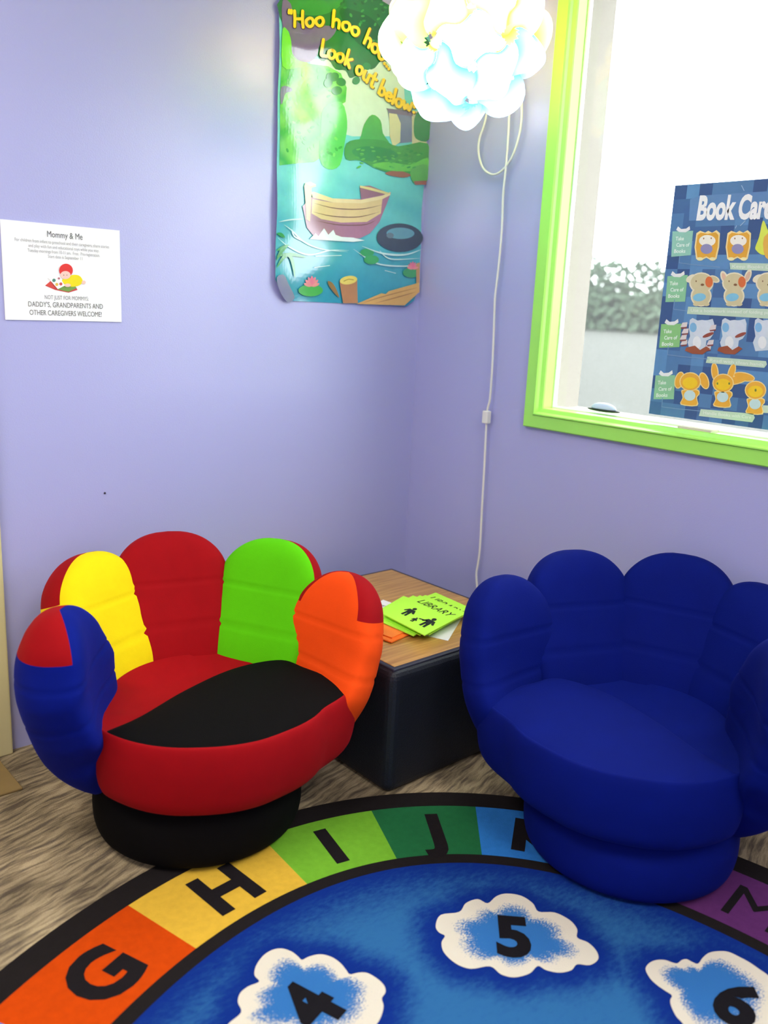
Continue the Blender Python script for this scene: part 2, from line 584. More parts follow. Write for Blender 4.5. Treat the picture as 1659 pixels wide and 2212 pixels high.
# ceiling lights out of frame
em = bpy.data.materials.new('fluorescent_diffuser'); em.use_nodes = True
b = em.node_tree.nodes['Principled BSDF']
b.inputs['Base Color'].default_value = (0.9, 0.9, 0.9, 1)
b.inputs['Emission Color'].default_value = (1.0, 0.95, 0.88, 1); b.inputs['Emission Strength'].default_value = PANEL
M_fixture = material('white_fixture_metal', (225, 225, 222), rough=0.5)
for i, (x, y, lab) in enumerate(((-2.4, -1.05, 'white fluorescent ceiling fixture on the door side of the room'),
                                 (-1.35, -2.7, 'white fluorescent ceiling fixture on the window side of the room'),
                                 (-3.3, -3.4, 'white fluorescent ceiling fixture at the rear of the room'))):
    t = tag(empty('ceiling_light', (x, y, CEIL)), lab, 'ceiling light', 'fluorescent fixtures on the ceiling')
    box('frame', (-0.34, -0.64, -0.035), (0.34, 0.64, 0.0), M_fixture, t)
    box('diffuser', (-0.30, -0.60, -0.041), (0.30, 0.60, -0.0355), em, t)

# ------------------------------------------------------------------ outdoors
M_lot = material('pale_paving', (38, 42, 35), rough=0.95, noise=0.1, nscale=0.6)
M_leaf = material('hedge_leaves', (64, 82, 64), rough=0.95, noise=0.2, nscale=0.5)
structure(box('ground', (0.17, -40, -0.3), (90, 90, -0.02), M_lot), 'pale paving outside')


def blob_hedge(name, x0, x1, y0, y1, h, seed):
    """Hedge of many small leaf clumps, thinning out towards its top."""
    rnd = random.Random(seed)
    proto = bmesh.new(); bmesh.ops.create_cube(proto, size=1.3); bmesh.ops.rotate(proto, verts=proto.verts, cent=(0, 0, 0), matrix=Matrix.Rotation(0.7, 3, (1, 1, 0)))
    pv = [w.co.copy() for w in proto.verts]; pf = [[w.index for w in q.verts] for q in proto.faces]; proto.free()
    verts, faces = [], []
    for _ in range(11000):
        y = y0+(y1-y0)*rnd.random(); x = x0+(x1-x0)*rnd.random()
        wob = 0.9+0.12*sin(y*0.35)+0.08*sin(y*0.9+1)
        dense = rnd.random() < 0.62
        z = wob*(0.52*h*rnd.random() if dense else h*(0.50+0.55*rnd.random()**1.7))
        r = rnd.uniform(0.16, 0.32) if dense else rnd.uniform(0.08, 0.2)
        o = len(verts)
        sx, sy, sz = (rnd.uniform(.8, 1.3) for _k in range(3))
        verts += [(x+p.x*r*sx, y+p.y*r*sy, max(-0.02, z+p.z*r*sz)) for p in pv]
        faces += [[o+k for k in q] for q in pf]
    return mesh_obj(name, verts, faces, M_leaf, None, True)


tag(blob_hedge('hedge', 56, 62, 20, 56, 5.2, 3), 'low green hedge seen hazily through the window', 'hedge')

# ------------------------------------------------------------------ rug
EC, EA, EB, ETH = (-1.4982, -2.0900), 1.571, 1.113, 1.002
ca, sa = cos(ETH), sin(ETH)


def ell(t, d):
    """Point on the ellipse inset by distance d."""
    x, y = EA*cos(t), EB*sin(t)
    nx, ny = cos(t)/EA, sin(t)/EB
    l = hypot(nx, ny); x -= d*nx/l; y -= d*ny/l
    return (EC[0]+x*ca-y*sa, EC[1]+x*sa+y*ca)


def ell_t(p):
    x, y = p[0]-EC[0], p[1]-EC[1]
    u, w = x*ca+y*sa, -x*sa+y*ca
    return atan2(w/(EB-0.15), u/(EA-0.15))


RUG_T = 0.004


def rug_place(u, v, h):
    return Vector((u, v, RUG_T+h))


rug = Art(floor_xy, rug_place, 0.00035)
NT = 240
D0, D1, D2, D3 = 0.0, 0.058, 0.242, 0.272
BLACKC = (30, 26, 26)


def band(d0, d1, t0, t1, col, layer, n):
    for k in range(n):
        a, b2 = t0+(t1-t0)*k/n, t0+(t1-t0)*(k+1)/n
        p = [ell(a, d0), ell(b2, d0), ell(b2, d1), ell(a, d1)]
        rug.tri(p[0], p[1], p[2], lin(col), layer, 0); rug.tri(p[0], p[2], p[3], lin(col), layer, 0)


band(D0, D3+0.01, 0, 2*pi, BLACKC, 1, NT)
# lettered wedges
bounds_px = [((240, 1965), (395, 2055)), ((585, 1870), (630, 1920)), ((810, 1750), (835, 1868)), ((1045, 1743), (1037, 1858)), None, ((1500, 1955), (1525, 1880))]
T = []
for q in bounds_px:
    if q is None:
        T.append(None); continue
    a, b2 = floor_xy(*q[0]), floor_xy(*q[1])
    T.append(ell_t(((a[0]+b2[0])/2, (a[1]+b2[1])/2)))
for i in range(1, len(T)):
    if T[i] is not None:
        while T[i] > T[0]+0.01:
            T[i] -= 2*pi
T[4] = (T[3]+T[5])/2
edges = T[:]                      # G|H H|I I|J J|K K|L L|M
rest = 26-5
tend = T[0]-2*pi
for k in range(1, rest+1):
    edges.append(T[5]+(tend-T[5])*k/rest)
letters = 'HIJKLMNOPQRSTUVWXYZABCDEFG'
cyc = {'H': (212, 170, 56), 'I': (112, 172, 46), 'J': (32, 100, 58), 'K': (44, 116, 190), 'L': (32, 84, 176), 'M': (92, 44, 98), 'G': (196, 66, 4)}
loopc = [(150, 30, 60), (200, 30, 30), (212, 74, 4), (226, 184, 66), (122, 186, 52), (36, 112, 66), (50, 130, 208), (32, 84, 176), (106, 52, 116)]
for i, ch in enumerate(letters):
    t0, t1 = edges[i], edges[i+1]
    c = cyc.get(ch, loopc[i % 9])
    band(D1, D2, t0, t1, c, 2, 12)
    tm = (t0+t1)/2
    tm = t0+(t1-t0)*{'I': 0.46, 'K': 0.64}.get(ch, 0.5)
    o_, i_ = ell(tm, D1), ell(tm, D2)
    ctr = ((o_[0]+i_[0])/2, (o_[1]+i_[1])/2)
    up = atan2(o_[1]-i_[1], o_[0]-i_[0])
    bo = 0.0 if ch in 'MNW' else 0.045
    vs, fs, wd = text_shape(ch, bo)
    rug.text2(ch, ctr, wd*0.115, (28, 24, 26), 3, bo, cap=0.118, ang=up-pi/2)

# clouds with numerals
c5 = [(390, 280), (420, 215), (530, 197), (570, 145), (640, 120), (700, 145), (750, 105), (810, 87), (900, 100), (970, 145), (1005, 195), (1100, 200), (1190, 245), (1235, 300), (1235, 350), (1300, 380), (1350, 430), (1360, 480), (1310, 515), (1235, 510), (1200, 545), (1130, 560), (1050, 545), (1000, 520), (950, 565), (860, 588), (780, 570), (715, 522), (600, 537), (510, 505), (440, 440), (425, 380), (445, 340), (410, 320)]
c4 = [(290, 450), (300, 370), (360, 280), (440, 225), (530, 208), (620, 235), (680, 280), (715, 310), (780, 280), (880, 260), (980, 285), (1060, 340), (1110, 400), (1145, 440), (1220, 425), (1300, 428), (1390, 480), (1450, 540), (1463, 600), (1430, 655), (1445, 720), (1430, 800), (1390, 879), (1320, 950), (1200, 1010), (1050, 1030), (900, 1090), (700, 1080), (550, 1010), (350, 1030), (150, 980), (50, 920), (60, 879), (170, 780), (140, 690), (160, 610), (230, 550), (330, 505)]
c6 = [(140, 1230), (190, 1155), (280, 1120), (380, 1120), (470, 1150), (535, 1160), (590, 1120), (650, 1110), (720, 1145), (790, 1165), (850, 1090), (930, 1030), (1050, 1010), (1170, 1020), (1300, 1080), (1430, 1150), (1560, 1240), (1659, 1310), (1800, 1450), (1850, 1600), (1800, 1800), (1750, 2000), (1500, 2130), (1200, 2180), (900, 2150), (700, 2050), (600, 1906), (520, 1820), (460, 1700), (445, 1620), (465, 1560), (380, 1500), (280, 1430), (190, 1340)]
clouds = []
for pts, (ox, oy, s) in ((c5, (800, 1900, 2.765)), (c4, (480, 2000, 4.1475)), (c6, (1370, 1880, 5.7405))):
    w = [floor_xy(ox+x/s, oy+y/s, RUG_T) for x, y in pts]
    w = [(p.x, p.y) for p in catmull([(a, b2, 0) for a, b2 in w], 4, True)]
    clouds.append(w)
nums = [('5', (1107, 2025), (1103, 1990)), ('4', (666, 2178), (596, 2140)), ('6', (1594, 2172), (1626, 2112))]


def seg_dist(p, poly):
    return min(hypot(p[0]-q[0], p[1]-q[1]) for q in poly)


# blue field: polar grid, ink strength grows to the rim and round the clouds
NR = 46
near_clouds = [[w[k] for k in range(0, len(w), 3)] for w in clouds]
for i in range(NT):
    pass
grid = {}
for i in range(NT):
    t = 2*pi*i/NT
    rim = ell(t, D3)
    for j in range(NR+1):
        s = (j/NR)**0.8
        p = (EC[0]+(rim[0]-EC[0])*s, EC[1]+(rim[1]-EC[1])*s)
        d_rim = hypot(rim[0]-p[0], rim[1]-p[1])
        fval = max(0.0, 1-d_rim/0.16)**1.2*0.95
        for w in near_clouds:
            d = seg_dist(p, w)
            if d < 0.11:
                fval = max(fval, 1.08*max(0, 1-d/0.07)**0.9)
        grid[i, j] = (p, min(1.1, fval+0.05))
for i in range(NT):
    for j in range(NR):
        q = [grid[i, j], grid[(i+1) % NT, j], grid[(i+1) % NT, j+1], grid[i, j+1]]
        for tri in ((0, 1, 2), (0, 2, 3)):
            pts = [q[k][0] for k in tri]; vals = {q[k][0]: q[k][1] for k in tri}
            rug.tri(*pts, (lambda u, w2, V=vals: (V[(u, w2)],)*3), 2, 1)
for w, (ch, pc, pt) in zip(clouds, nums):
    cx = sum(p[0] for p in w)/len(w); cy = sum(p[1] for p in w)/len(w)
    S = [1.0, 0.94, 0.86, 0.76, 0.64, 0.48, 0.25, 0.0]
    TV = [1.5, 1.35, 1.05, 0.74, 0.56, 0.36, 0.0, -0.2]
    n = len(w)
    for k in range(n):
        for a in range(len(S)-1):
            def pt_(idx, s):
                return (cx+(w[idx % n][0]-cx)*s, cy+(w[idx % n][1]-cy)*s)
            p = [pt_(k, S[a]), pt_(k+1, S[a]), pt_(k+1, S[a+1]), pt_(k, S[a+1])]
            vv = [TV[a], TV[a], TV[a+1], TV[a+1]]
            V = {}
            for q_, x_ in zip(p, vv):
                V[q_] = x_
            rug.tri(p[0], p[1], p[2], (lambda u, w2, V=V: (V[(u, w2)],)*3), 4, 2)
            if S[a+1] > 0:
                rug.tri(p[0], p[2], p[3], (lambda u, w2, V=V: (V[(u, w2)],)*3), 4, 2)
    a, b2 = floor_xy(*pc), floor_xy(*pt)
    up = atan2(b2[1]-a[1], b2[0]-a[0])
    vs, fs, wd = text_shape(ch, 0.045)
    rug.text2(ch, a, wd*0.098, (24, 22, 26), 6, 0.045, cap=0.104, ang=up-pi/2)
rug_o = rug.build('alphabet_rug', [M_rug_ink, M_rug_field, M_rug_cloud])
tag(rug_o, 'oval alphabet rug with black border, lettered colour blocks and numbered clouds', 'rug')
v, f = [], []
for i in range(NT):
    p = ell(2*pi*i/NT, 0.0); v += [(p[0], p[1], 0.0), (p[0], p[1], RUG_T+0.0005)]
for i in range(NT):
    a, b2 = 2*i, 2*((i+1) % NT); f.append((a, b2, b2+1, a+1))
mesh_obj('binding', v, f, material('black_rug_binding', BLACKC, rough=0.95, spec=0.1), rug_o, True)

# ------------------------------------------------------------------ hand chairs
R_TAB = [(-180, .215), (-110, .20), (-72, .225), (-56, .255), (-12, .262), (27, .276), (56, .290), (84, .345), (105, .335), (140, .265), (180, .235)]


def seatR(phi):
    return interp(R_TAB, phi)


def finger_mesh(P, my, ns=64, nth=40):
    """Padded petal. Returns a vertex grid [s][theta] plus the tip."""
    sp = catmull([(r, z, 0) for r, z in P['spine']], 24)
    # arc-length resample
    L = [0.0]
    for a, b2 in zip(sp, sp[1:]):
        L.append(L[-1]+(b2-a).length)
    tot = L[-1]
    rows = []
    j = 0
    for i in range(ns+1):
        s = i/ns
        s = 1-(1-s)**1.35 if True else s
        target = s*tot
        j = 0
        while j < len(L)-2 and L[j+1] < target:
            j += 1
        t = (target-L[j])/max(1e-9, L[j+1]-L[j])
        c = sp[j].lerp(sp[j+1], min(1, max(0, t)))
        k0, k1 = sp[max(j-2, 0)], sp[min(j+3, len(sp)-1)]
        tg = (k1-k0).normalized()               # (dr, dz)
        phi = radians(P['phi'][0]+(P['phi'][1]-P['phi'][0])*s)
        er = Vector((cos(phi), sin(phi), 0)); ez = Vector((0, 0, 1))
        ps = phi+radians(P.get('tw', 0))*min(1.0, s*1.6)          # the pad turns to face the sitter
        ef = Vector((cos(ps), sin(ps), 0)); et = Vector((-sin(ps), cos(ps), 0))
        N = (ef*tg.y - ez*tg.x).normalized()    # outward normal
        wa = P['w']*interp(P.get('wp', [(0, .62), (.25, .88), (.55, 1.0), (.8, 1.0), (1, .96)]), s)
        tb = P['t']*interp([(0, .75), (.3, 1.0), (.7, 1.0), (1, .95)], s)
        tip = P.get('tip', 0.76)
        if s > tip:
            u = (s-tip)/(1-tip)
            wa *= max(0.0, 1-u**2.3)**(1/2.3)
            tb *= max(0.0, 1-u**2.4)**(1/2.4)
        for sm in P.get('seams', (0.50, 0.72)):
            if abs(s-sm) < 0.012:
                wa *= 0.985; tb *= 0.955
        if s < 0.06:
            k = 0.55+0.45*sqrt(s/0.06); wa *= k; tb *= k
        row = []
        ctr = er*c.x + ez*c.y
        for q in range(nth):
            th = 2*pi*q/nth
            ct, st = cos(th), sin(th)
            x = wa*math.copysign(abs(ct)**0.72, ct); y = tb*math.copysign(abs(st)**0.80, st)
            if y < 0:
                y *= 0.80
            y -= 0.55*x*x/max(0.2, c.x)
            p = ctr + et*x + N*y
            row.append((p.x, p.y*my, p.z))
        rows.append(row)
    return rows


def grid_piece(name, rows, rowsel, colsel, mat, parent, my, closed, cap=False):
    """A piece of the petal skin; rowsel/colsel are index lists, closed wraps the columns."""
    verts, faces = [], []
    nc = len(colsel)
    for i in rowsel:
        for q in colsel:
            verts.append(rows[i][q % len(rows[i])])
    kk = nc if closed else nc-1
    for a in range(len(rowsel)-1):
        for q in range(kk):
            q2 = (q+1) % nc
            fc = (a*nc+q, a*nc+q2, (a+1)*nc+q2, (a+1)*nc+q)
            faces.append(fc if my > 0 else fc[::-1])
    if cap:
        faces.append(tuple(range(nc))[::-1] if my > 0 else tuple(range(nc)))
    return mesh_obj(name, verts, faces, mat, parent, True)


def make_chair(name, loc, heading, my, cols, label, hs=1.0, lean=0.0):
    root = tag(empty(name, loc, heading), label, 'chair', 'hand shaped chairs')
    # base drum
    prof = [(0.0, 0.003), (0.205, 0.003), (0.218, 0.012), (0.2255, 0.035), (0.227, 0.07), (0.222, 0.10), (0.205, 0.128), (0.17, 0.14), (0.0, 0.14)]
    pr = catmull([(a, b2, 0) for a, b2 in prof[1:-1]], 4)
    n = 64
    v, f = [], []
    for p in pr:
        for k in range(n):
            a = 2*pi*k/n; v.append((p.x*cos(a), p.x*sin(a), p.y))
    for i in range(len(pr)-1):
        for k in range(n):
            k2 = (k+1) % n; f.append((i*n+k, i*n+k2, (i+1)*n+k2, (i+1)*n+k))
    f.append(tuple(range(n))[::-1]); f.append(tuple((len(pr)-1)*n+k for k in range(n)))
    mesh_obj('base', v, f, cols['base'], root, True)
    # seat shell: front lip, underside and seat top
    prof = [(0.60, .128), (.80, .131), (.915, .143), (.975, .165), (1.0, .20), (1.008, .235), (.998, .268), (.982, .286), (.962, .2935), (.93, .292), (.80, .285), (.55, .272), (.25, .268), (.02, .266)]
    pr = catmull([(a, b2, 0) for a, b2 in prof], 4)
    n = 120
    v, f = [], []
    for p in pr:
        for k in range(n):
            ph = -180+360*k/n
            R = seatR(ph)*p.x; a = radians(ph)
            rise = 0.0
            v.append((R*cos(a), R*sin(a)*my, p.y+rise))
    for i in range(len(pr)-1):
        for k in range(n):
            k2 = (k+1) % n; fc = (i*n+k, i*n+k2, (i+1)*n+k2, (i+1)*n+k)
            f.append(fc if my > 0 else fc[::-1])
    f.append(tuple(range(n))[::-1] if my > 0 else tuple(range(n)))
    e = tuple((len(pr)-1)*n+k for k in range(n)); f.append(e if my > 0 else e[::-1])
    mesh_obj('seat_shell', v, f, cols['shell'], root, True)
    # palm pad lying on the front of the seat
    back = [(.135, -.212), (.085, -.135), (-.015, -.030), (-.088, .084), (-.100, .195), (-.045, .244), (-.003, .290), (.022, .338)]
    bk = catmull([(a, b2, 0) for a, b2 in back], 8)
    NU, NV = 48, 20
    def bpt(u):
        x = u*(len(bk)-1); i = min(int(x), len(bk)-2); return bk[i].lerp(bk[i+1], x-i)
    top, bot = [], []
    for i in range(NU+1):
        u = i/NU
        ph = -57+(87+57)*u
        R = seatR(ph)*0.968
        F = Vector((R*cos(radians(ph)), R*sin(radians(ph)), 0)); B = bpt(u)
        for j in range(NV+1):
            w = j/NV
            p = F.lerp(B, w)
            e = sin(pi*u)**0.6 if 0 < u < 1 else 0
            bul = (0.5*sin(pi*w)**0.5+0.5*sin(pi*min(1, w*1.0))) if 0 < w < 1 else 0
            ridge = 0.020*math.exp(-((u-0.62)/0.28)**2)*w**2
            z = 0.2915+0.016*e*bul+ridge-0.008*w*(1-u)
            top.append((p.x, p.y*my, z)); bot.append((p.x, p.y*my, 0.272))
    v = top+bot; f = []
    nv = NV+1; off = len(top)
    for i in range(NU):
        for j in range(NV):
            a = i*nv+j
            f.append((a, a+nv, a+nv+1, a+1)); f.append((off+a, off+a+1, off+a+nv+1, off+a+nv))
        for j in (0, NV):
            a = i*nv+j; f.append((a, off+a, off+a+nv, a+nv))
    o = mesh_obj('palm_pad', v, f, cols['pad'], root, True)
    bmm = bmesh.new(); bmm.from_mesh(o.data); bmesh.ops.remove_doubles(bmm, verts=bmm.verts, dist=1e-5)
    bmesh.ops.recalc_face_normals(bmm, faces=bmm.faces); bmm.to_mesh(o.data); bmm.free()
    for p in o.data.polygons: p.use_smooth = True
    md = o.modifiers.new('crease', 'EDGE_SPLIT'); md.split_angle = radians(50)
    # fingers
    rear = [(.160, .135), (.202, .165), (.242, .225), (.274, .31), (.312, .39), (.347, .47), (.370, .558)]
    FS = [('thumb', 'finger', dict(phi=(-90, -66), tw=-30, w=.138, t=.080, wp=[(0, .50), (.22, .80), (.42, 1.04), (.62, 1.06), (.82, .92), (1, .82)], nail=.74, spine=[(.165, .128), (.210, .165), (.245, .225), (.268, .30), (.288, .40), (.298, .542)], tip=.68)),
          ('index', 'finger', dict(phi=(-122, -143), wp=[(0, .65), (.22, .95), (.42, 1.12), (.62, 1.02), (.82, .88), (1, .80)], w=.130, t=.086, spine=[(r, z*0.955) for r, z in rear])),
          ('middle', 'finger', dict(phi=(-173, -175), w=.136, t=.070, spine=rear)),
          ('ring', 'finger', dict(phi=(138, 141), w=.132, t=.070, spine=[(r, z*0.985) for r, z in rear])),
          ('pinky', 'finger', dict(phi=(98, 105), tw=18, ex=3, wp=[(0, .65), (.22, .95), (.42, 1.12), (.62, 1.02), (.82, .88), (1, .80)], w=.134, t=.072, spine=[(.200, .132), (.252, .168), (.296, .23), (.325, .31), (.345, .39), (.360, .455), (.370, .515)], tip=.70))]
    for fs_ in FS:
        fs_[2]['spine'] = [(r-lean*max(0, z-.28), .13+(z-.13)*hs) for r, z in fs_[2]['spine']]
    for key, nm, P in FS:
        rows = finger_mesh(P, my)
        ns, nth = len(rows)-1, len(rows[0])
        nail = cols.get('nail')
        part_label = cols['labels'].get(key)
        if nail is None:
            o = grid_piece('finger', rows, list(range(ns+1)), list(range(nth)), cols[key], root, my, True, True)
        else:
            s0 = int(ns*P.get('nail', 0.70))
            ex = P.get('ex', 0); lo, hi = -2-ex, nth//2+2+ex                       # outer half of the section
            o = grid_piece('finger', rows, list(range(0, s0+1)), list(range(nth)), cols[key], root, my, True, True)
            # inner half of the tip
            o2 = grid_piece('tip_panel', rows, list(range(s0, ns+1)), list(range(hi, nth+lo+1)), cols[key], o, my, False)
            o3 = grid_piece('nail_patch', rows, list(range(s0, ns+1)), list(range(lo, hi+1)), nail, o, my, False)
            o3['label'] = 'red nail patch on the outer tip'
        if part_label:
            o['label'] = part_label
    return root


red_cols = dict(base=M_black, shell=M_red, pad=M_black, thumb=M_royal, index=M_yellow, middle=M_red, ring=M_lime, pinky=M_orange, nail=M_red,
                labels=dict(thumb='blue padded finger', index='yellow padded finger', middle='red padded finger', ring='lime green padded finger', pinky='orange padded finger'))
blue_cols = dict(base=M_navy, shell=M_navy, pad=M_navy, thumb=M_navy, index=M_navy, middle=M_navy, ring=M_navy, pinky=M_navy, labels={})
make_chair('hand_chair', (-1.10, -0.534, 0.007), radians(-113), 1, red_cols, 'multicoloured hand shaped chair with red, yellow, green, orange and blue fingers')
make_chair('hand_chair', (-0.418, -1.196, 0.007), radians(206), -1, blue_cols, 'all blue velour hand shaped chair below the window', 1.05, 0.07)

# ------------------------------------------------------------------ corner table
TX0, TX1, TY0, TY1, TH = -0.1552, -0.7103, -0.1045, -0.7319, 0.3165
tb = tag(empty('corner_table', ((TX0+TX1)/2, (TY0+TY1)/2, 0)), 'low boxy table with oak top and charcoal sides in the corner', 'table')
hx, hyy = (TX0-TX1)/2, (TY0-TY1)/2
box('body', (-hx, -hyy, 0.0), (hx, hyy, TH-0.004), M_vinyl, tb, 0.022, 4)
box('edge_band', (-hx+0.012, -hyy+0.012, TH-0.03), (hx-0.012, hyy-0.012, TH-0.0015), M_edge, tb, 0.003)
box('tabletop', (-hx+0.024, -hyy+0.024, TH-0.02), (hx-0.024, hyy-0.024, TH), M_wood, tb, 0.002)


# papers on the table
def flyer(name, corners, z, thick, col, mats, label, group, art=None, cat='paper'):
    """Printed sheet from its four corners (near-left, near-right, far-right, far-left)."""
    a = Art(lambda x, y: (x, y), lambda u, w, h: Vector((u, w, z+thick+h)), 0.0003)
    a.poly2(corners, col, 0)
    if art:
        art(a, corners)
    o = a.build(name, mats)
    tag(o, label, cat, group)
    n = len(corners)
    v = [(x, y, z) for x, y in corners]+[(x, y, z+thick-0.0001) for x, y in corners]
    f = [tuple(range(n))[::-1], tuple(range(n, 2*n))]+[(i, (i+1) % n, n+(i+1) % n, n+i) for i in range(n)]
    mesh_obj('sheet_edge', v, f, material(name+'_card', col, rough=0.75), o)
    return o


NL, NR_, FR, FL = Vector((-.527, -.487)), Vector((-.535, -.650)), Vector((-.335, -.590)), Vector((-.350, -.425))
NL = Vector((-.522, -.480)); NR_ = Vector((-.537, -.652)); FR = Vector((-.330, -.6)); FL = Vector((-.325, -.43))


def figure(a, c, ux, uy, s, colr):
    """Small printed figure of a standing person."""
    def P(x, y): return (c.x+ux.x*x*s+uy.x*y*s, c.y+ux.y*x*s+uy.y*y*s)
    a.poly2([P(.16*cos(t), 1.15+.2*sin(t)) for t in [2*pi*k/12 for k in range(12)]], colr, 2)
    a.poly2([P(*q) for q in [(-.28, .95), (.28, .95), (.5, .45), (.34, .42), (.22, .62), (.22, .30), (-.22, .30), (-.22, .62), (-.42, .42), (-.5, .5)]], colr, 2)
    a.poly2([P(*q) for q in [(-.22, .34), (-.02, .34), (-.06, -.15), (-.24, -.15)]], colr, 2)
    a.poly2([P(*q) for q in [(.02, .34), (.22, .34), (.24, -.15), (.06, -.15)]], colr, 2)


def library_art(full):
    def art(a, c):
        nl, nr, fr, fl = [Vector(q) for q in c]
        ux = (nr-nl).normalized(); uy = (fl-nl).normalized(); W = (nr-nl).length; H = (fl-nl).length
        ctr = nl+ux*W*.5+uy*H*.80
        vs, fs, wd = text_shape('LIBRARY', 0.0)
        a.text2('LIBRARY', ctr, W*.78, (22, 34, 20), 2, 0.0, cap=.030, ang=atan2(ux.y, ux.x))
        if full:
            figure(a, nl+ux*W*.26+uy*H*.25, ux, uy, .044, (28, 38, 26))
            figure(a, nl+ux*W*.52+uy*H*.17, ux, uy, .022, (28, 38, 26))
            figure(a, nl+ux*W*.76+uy*H*.20, ux, uy, .048, (28, 38, 26))
            p = nl+ux*W*.55+uy*H*.32; q = nl+ux*W*.72+uy*H*.36
            d = uy*.003
            a.poly2([tuple(p-d), tuple(q-d), tuple(q+d), tuple(p+d)], (28, 38, 26), 2)
    return art


GREEN = (186, 250, 70)
zt = TH+0.0005
wh = [(-.452, -.655), (-.47, -.66), (-.37, -.50), (-.33, -.52)]
flyer('white_sheet', [(-.515, -.545), (-.468, -.668), (-.30, -.56), (-.36, -.44)], zt, .0008, (236, 232, 226), M_ink_flyer, 'white sheet with one corner showing beneath the lime flyers, right side', 'loose papers on the corner table')
flyer('white_sheet', [(-.60, -.43), (-.58, -.55), (-.39, -.47), (-.40, -.34)], zt+.001, .0008, (238, 236, 230), M_ink_flyer, 'white printed sheet showing left of the lime flyers, behind the orange chair finger', 'loose papers on the corner table',
      lambda a, c: [a.text2(s, (-.43, -.385-.018*i), .07, (120, 120, 120), 2, 0, cap=.008, ang=-1.3) for i, s in enumerate(('programs', 'for all ages'))])
flyer('orange_flyer', [(-.615, -.50), (-.60, -.60), (-.44, -.57), (-.45, -.45)], zt+.002, .003, (250, 120, 30), M_ink_flyer, 'orange flyer sticking out lowest under the lime flyers', 'orange flyers on the corner table')
flyer('orange_flyer', [(-.60, -.475), (-.585, -.585), (-.43, -.55), (-.44, -.43)], zt+.0055, .003, (252, 132, 44), M_ink_flyer, 'orange flyer just beneath the lime flyers, above another orange one', 'orange flyers on the corner table')
offs = [(-.012, .05), (.004, .035), (.012, .022), (.020, .010), (.046, .012), (0.0, 0.0)]
labs = ['lime flyer at the bottom of the fanned stack', 'lime flyer second from the bottom of the fanned stack', 'lime flyer third from the bottom of the fanned stack',
        'lime flyer fourth from the bottom of the fanned stack', 'lime flyer under the top one, showing only its heading', 'topmost lime flyer with heading and printed figures']
for i, ((dx, dy), lb) in enumerate(zip(offs, labs)):
    rot = Matrix.Rotation(radians([6, 4, 2, 1.5, -3, 0][i]), 2)
    cen = (NL+FR)/2
    cs = [tuple(rot @ (q-cen)+cen+Vector((dx, dy))) for q in (NL, NR_, FR, FL)]
    flyer('lime_flyer', cs, zt+.0095+.0028*i, .0025, GREEN, M_ink_flyer, lb, 'lime flyers on the corner table', library_art(i == 5) if i >= 3 else None)

# ------------------------------------------------------------------ notice on the wall
pp = Art(left_wall, lambda u, w, h: Vector((u, -0.003-h, w)), 0.0003)
PXL, PXR, PZT, PZB = -1.2905, -1.0115, 1.2805, 1.0625
pp.poly2([(PXL, PZB), (PXR, PZB+.002), (PXR, PZT), (PXL, PZT)], (246, 246, 244), 0)
GREY = (120, 120, 116)


def pl(s, cx, cy, wpx, cap, bold=0.0, col=GREY):
    k = 5.925
    c = left_wall(cx/k, 460+cy/k)
    l, r = left_wall((cx-wpx/2)/k, 460+cy/k), left_wall((cx+wpx/2)/k, 460+cy/k)
    capm = cap/k*0.00128
    pp.text2(s, c, abs(r[0]-l[0]), col, 2, bold, cap=capm)


pl('Mommy & Me', 825, 285, 450, 66, 0.0, (104, 104, 100))
pl('For children from infant to preschool and their caregivers, share stories', 805, 385, 1200, 34, 0, (176, 176, 172))
pl('and play with fun and educational toys while you stay.', 820, 448, 900, 34, 0, (176, 176, 172))
pl('Tuesday mornings from 10-11 am.  Free.  Pre-registration.', 820, 508, 920, 34, 0, (176, 176, 172))
pl('Start date is September 11', 830, 568, 440, 34, 0, (176, 176, 172))
pl('NOT JUST FOR MOMMYS:', 850, 1085, 560, 44, 0, (150, 150, 146))
pl("DADDY'S, GRANDPARENTS AND", 845, 1178, 950, 56, 0, (120, 120, 112))
pl('OTHER CAREGIVERS WELCOME!', 845, 1282, 920, 56, 0, (120, 120, 112))
q5 = lambda pts: [(x/5.925, 460+y/5.925) for x, y in pts]
E5 = lambda cx, cy, rx, ry, c, l, rot=0: pp.ellipse(cx/5.925, 460+cy/5.925, rx/5.925, ry/5.925, c, l, rot)
pp.poly(q5([(570, 930), (700, 985), (870, 1020), (985, 985), (960, 940), (820, 940), (640, 880)]), (206, 70, 70), 1)
pp.poly(q5([(720, 975), (870, 1010), (975, 960), (930, 920), (820, 925)]), (120, 160, 80), 2)
pp.poly(q5([(575, 925), (640, 870), (700, 970)]), (220, 80, 70), 2)
pp.poly(q5([(780, 870), (890, 800), (1000, 800), (1050, 870), (1000, 930), (880, 940)]), (240, 222, 30), 3, smooth=4)
E5(1062, 888, 26, 24, (246, 200, 180), 3)
E5(835, 735, 88, 86, (226, 60, 56), 4)
E5(828, 795, 66, 52, (250, 206, 190), 5)
E5(806, 795, 5, 6, (90, 60, 50), 6); E5(846, 795, 5, 6, (90, 60, 50), 6)
pp.poly(q5([(605, 830), (745, 805), (820, 930), (730, 975)]), (250, 250, 246), 6)
E5(680, 862, 22, 22, (90, 140, 120), 7); E5(742, 838, 16, 14, (190, 120, 130), 7)
E5(716, 915, 20, 20, (226, 190, 90), 7); E5(768, 908, 20, 20, (206, 90, 90), 7)
E5(855, 925, 40, 22, (250, 206, 190), 7)
po = pp.build('wall_notice', [M_ink_paper])
tag(po, 'white paper notice with a reading child taped to the lavender wall', 'paper')
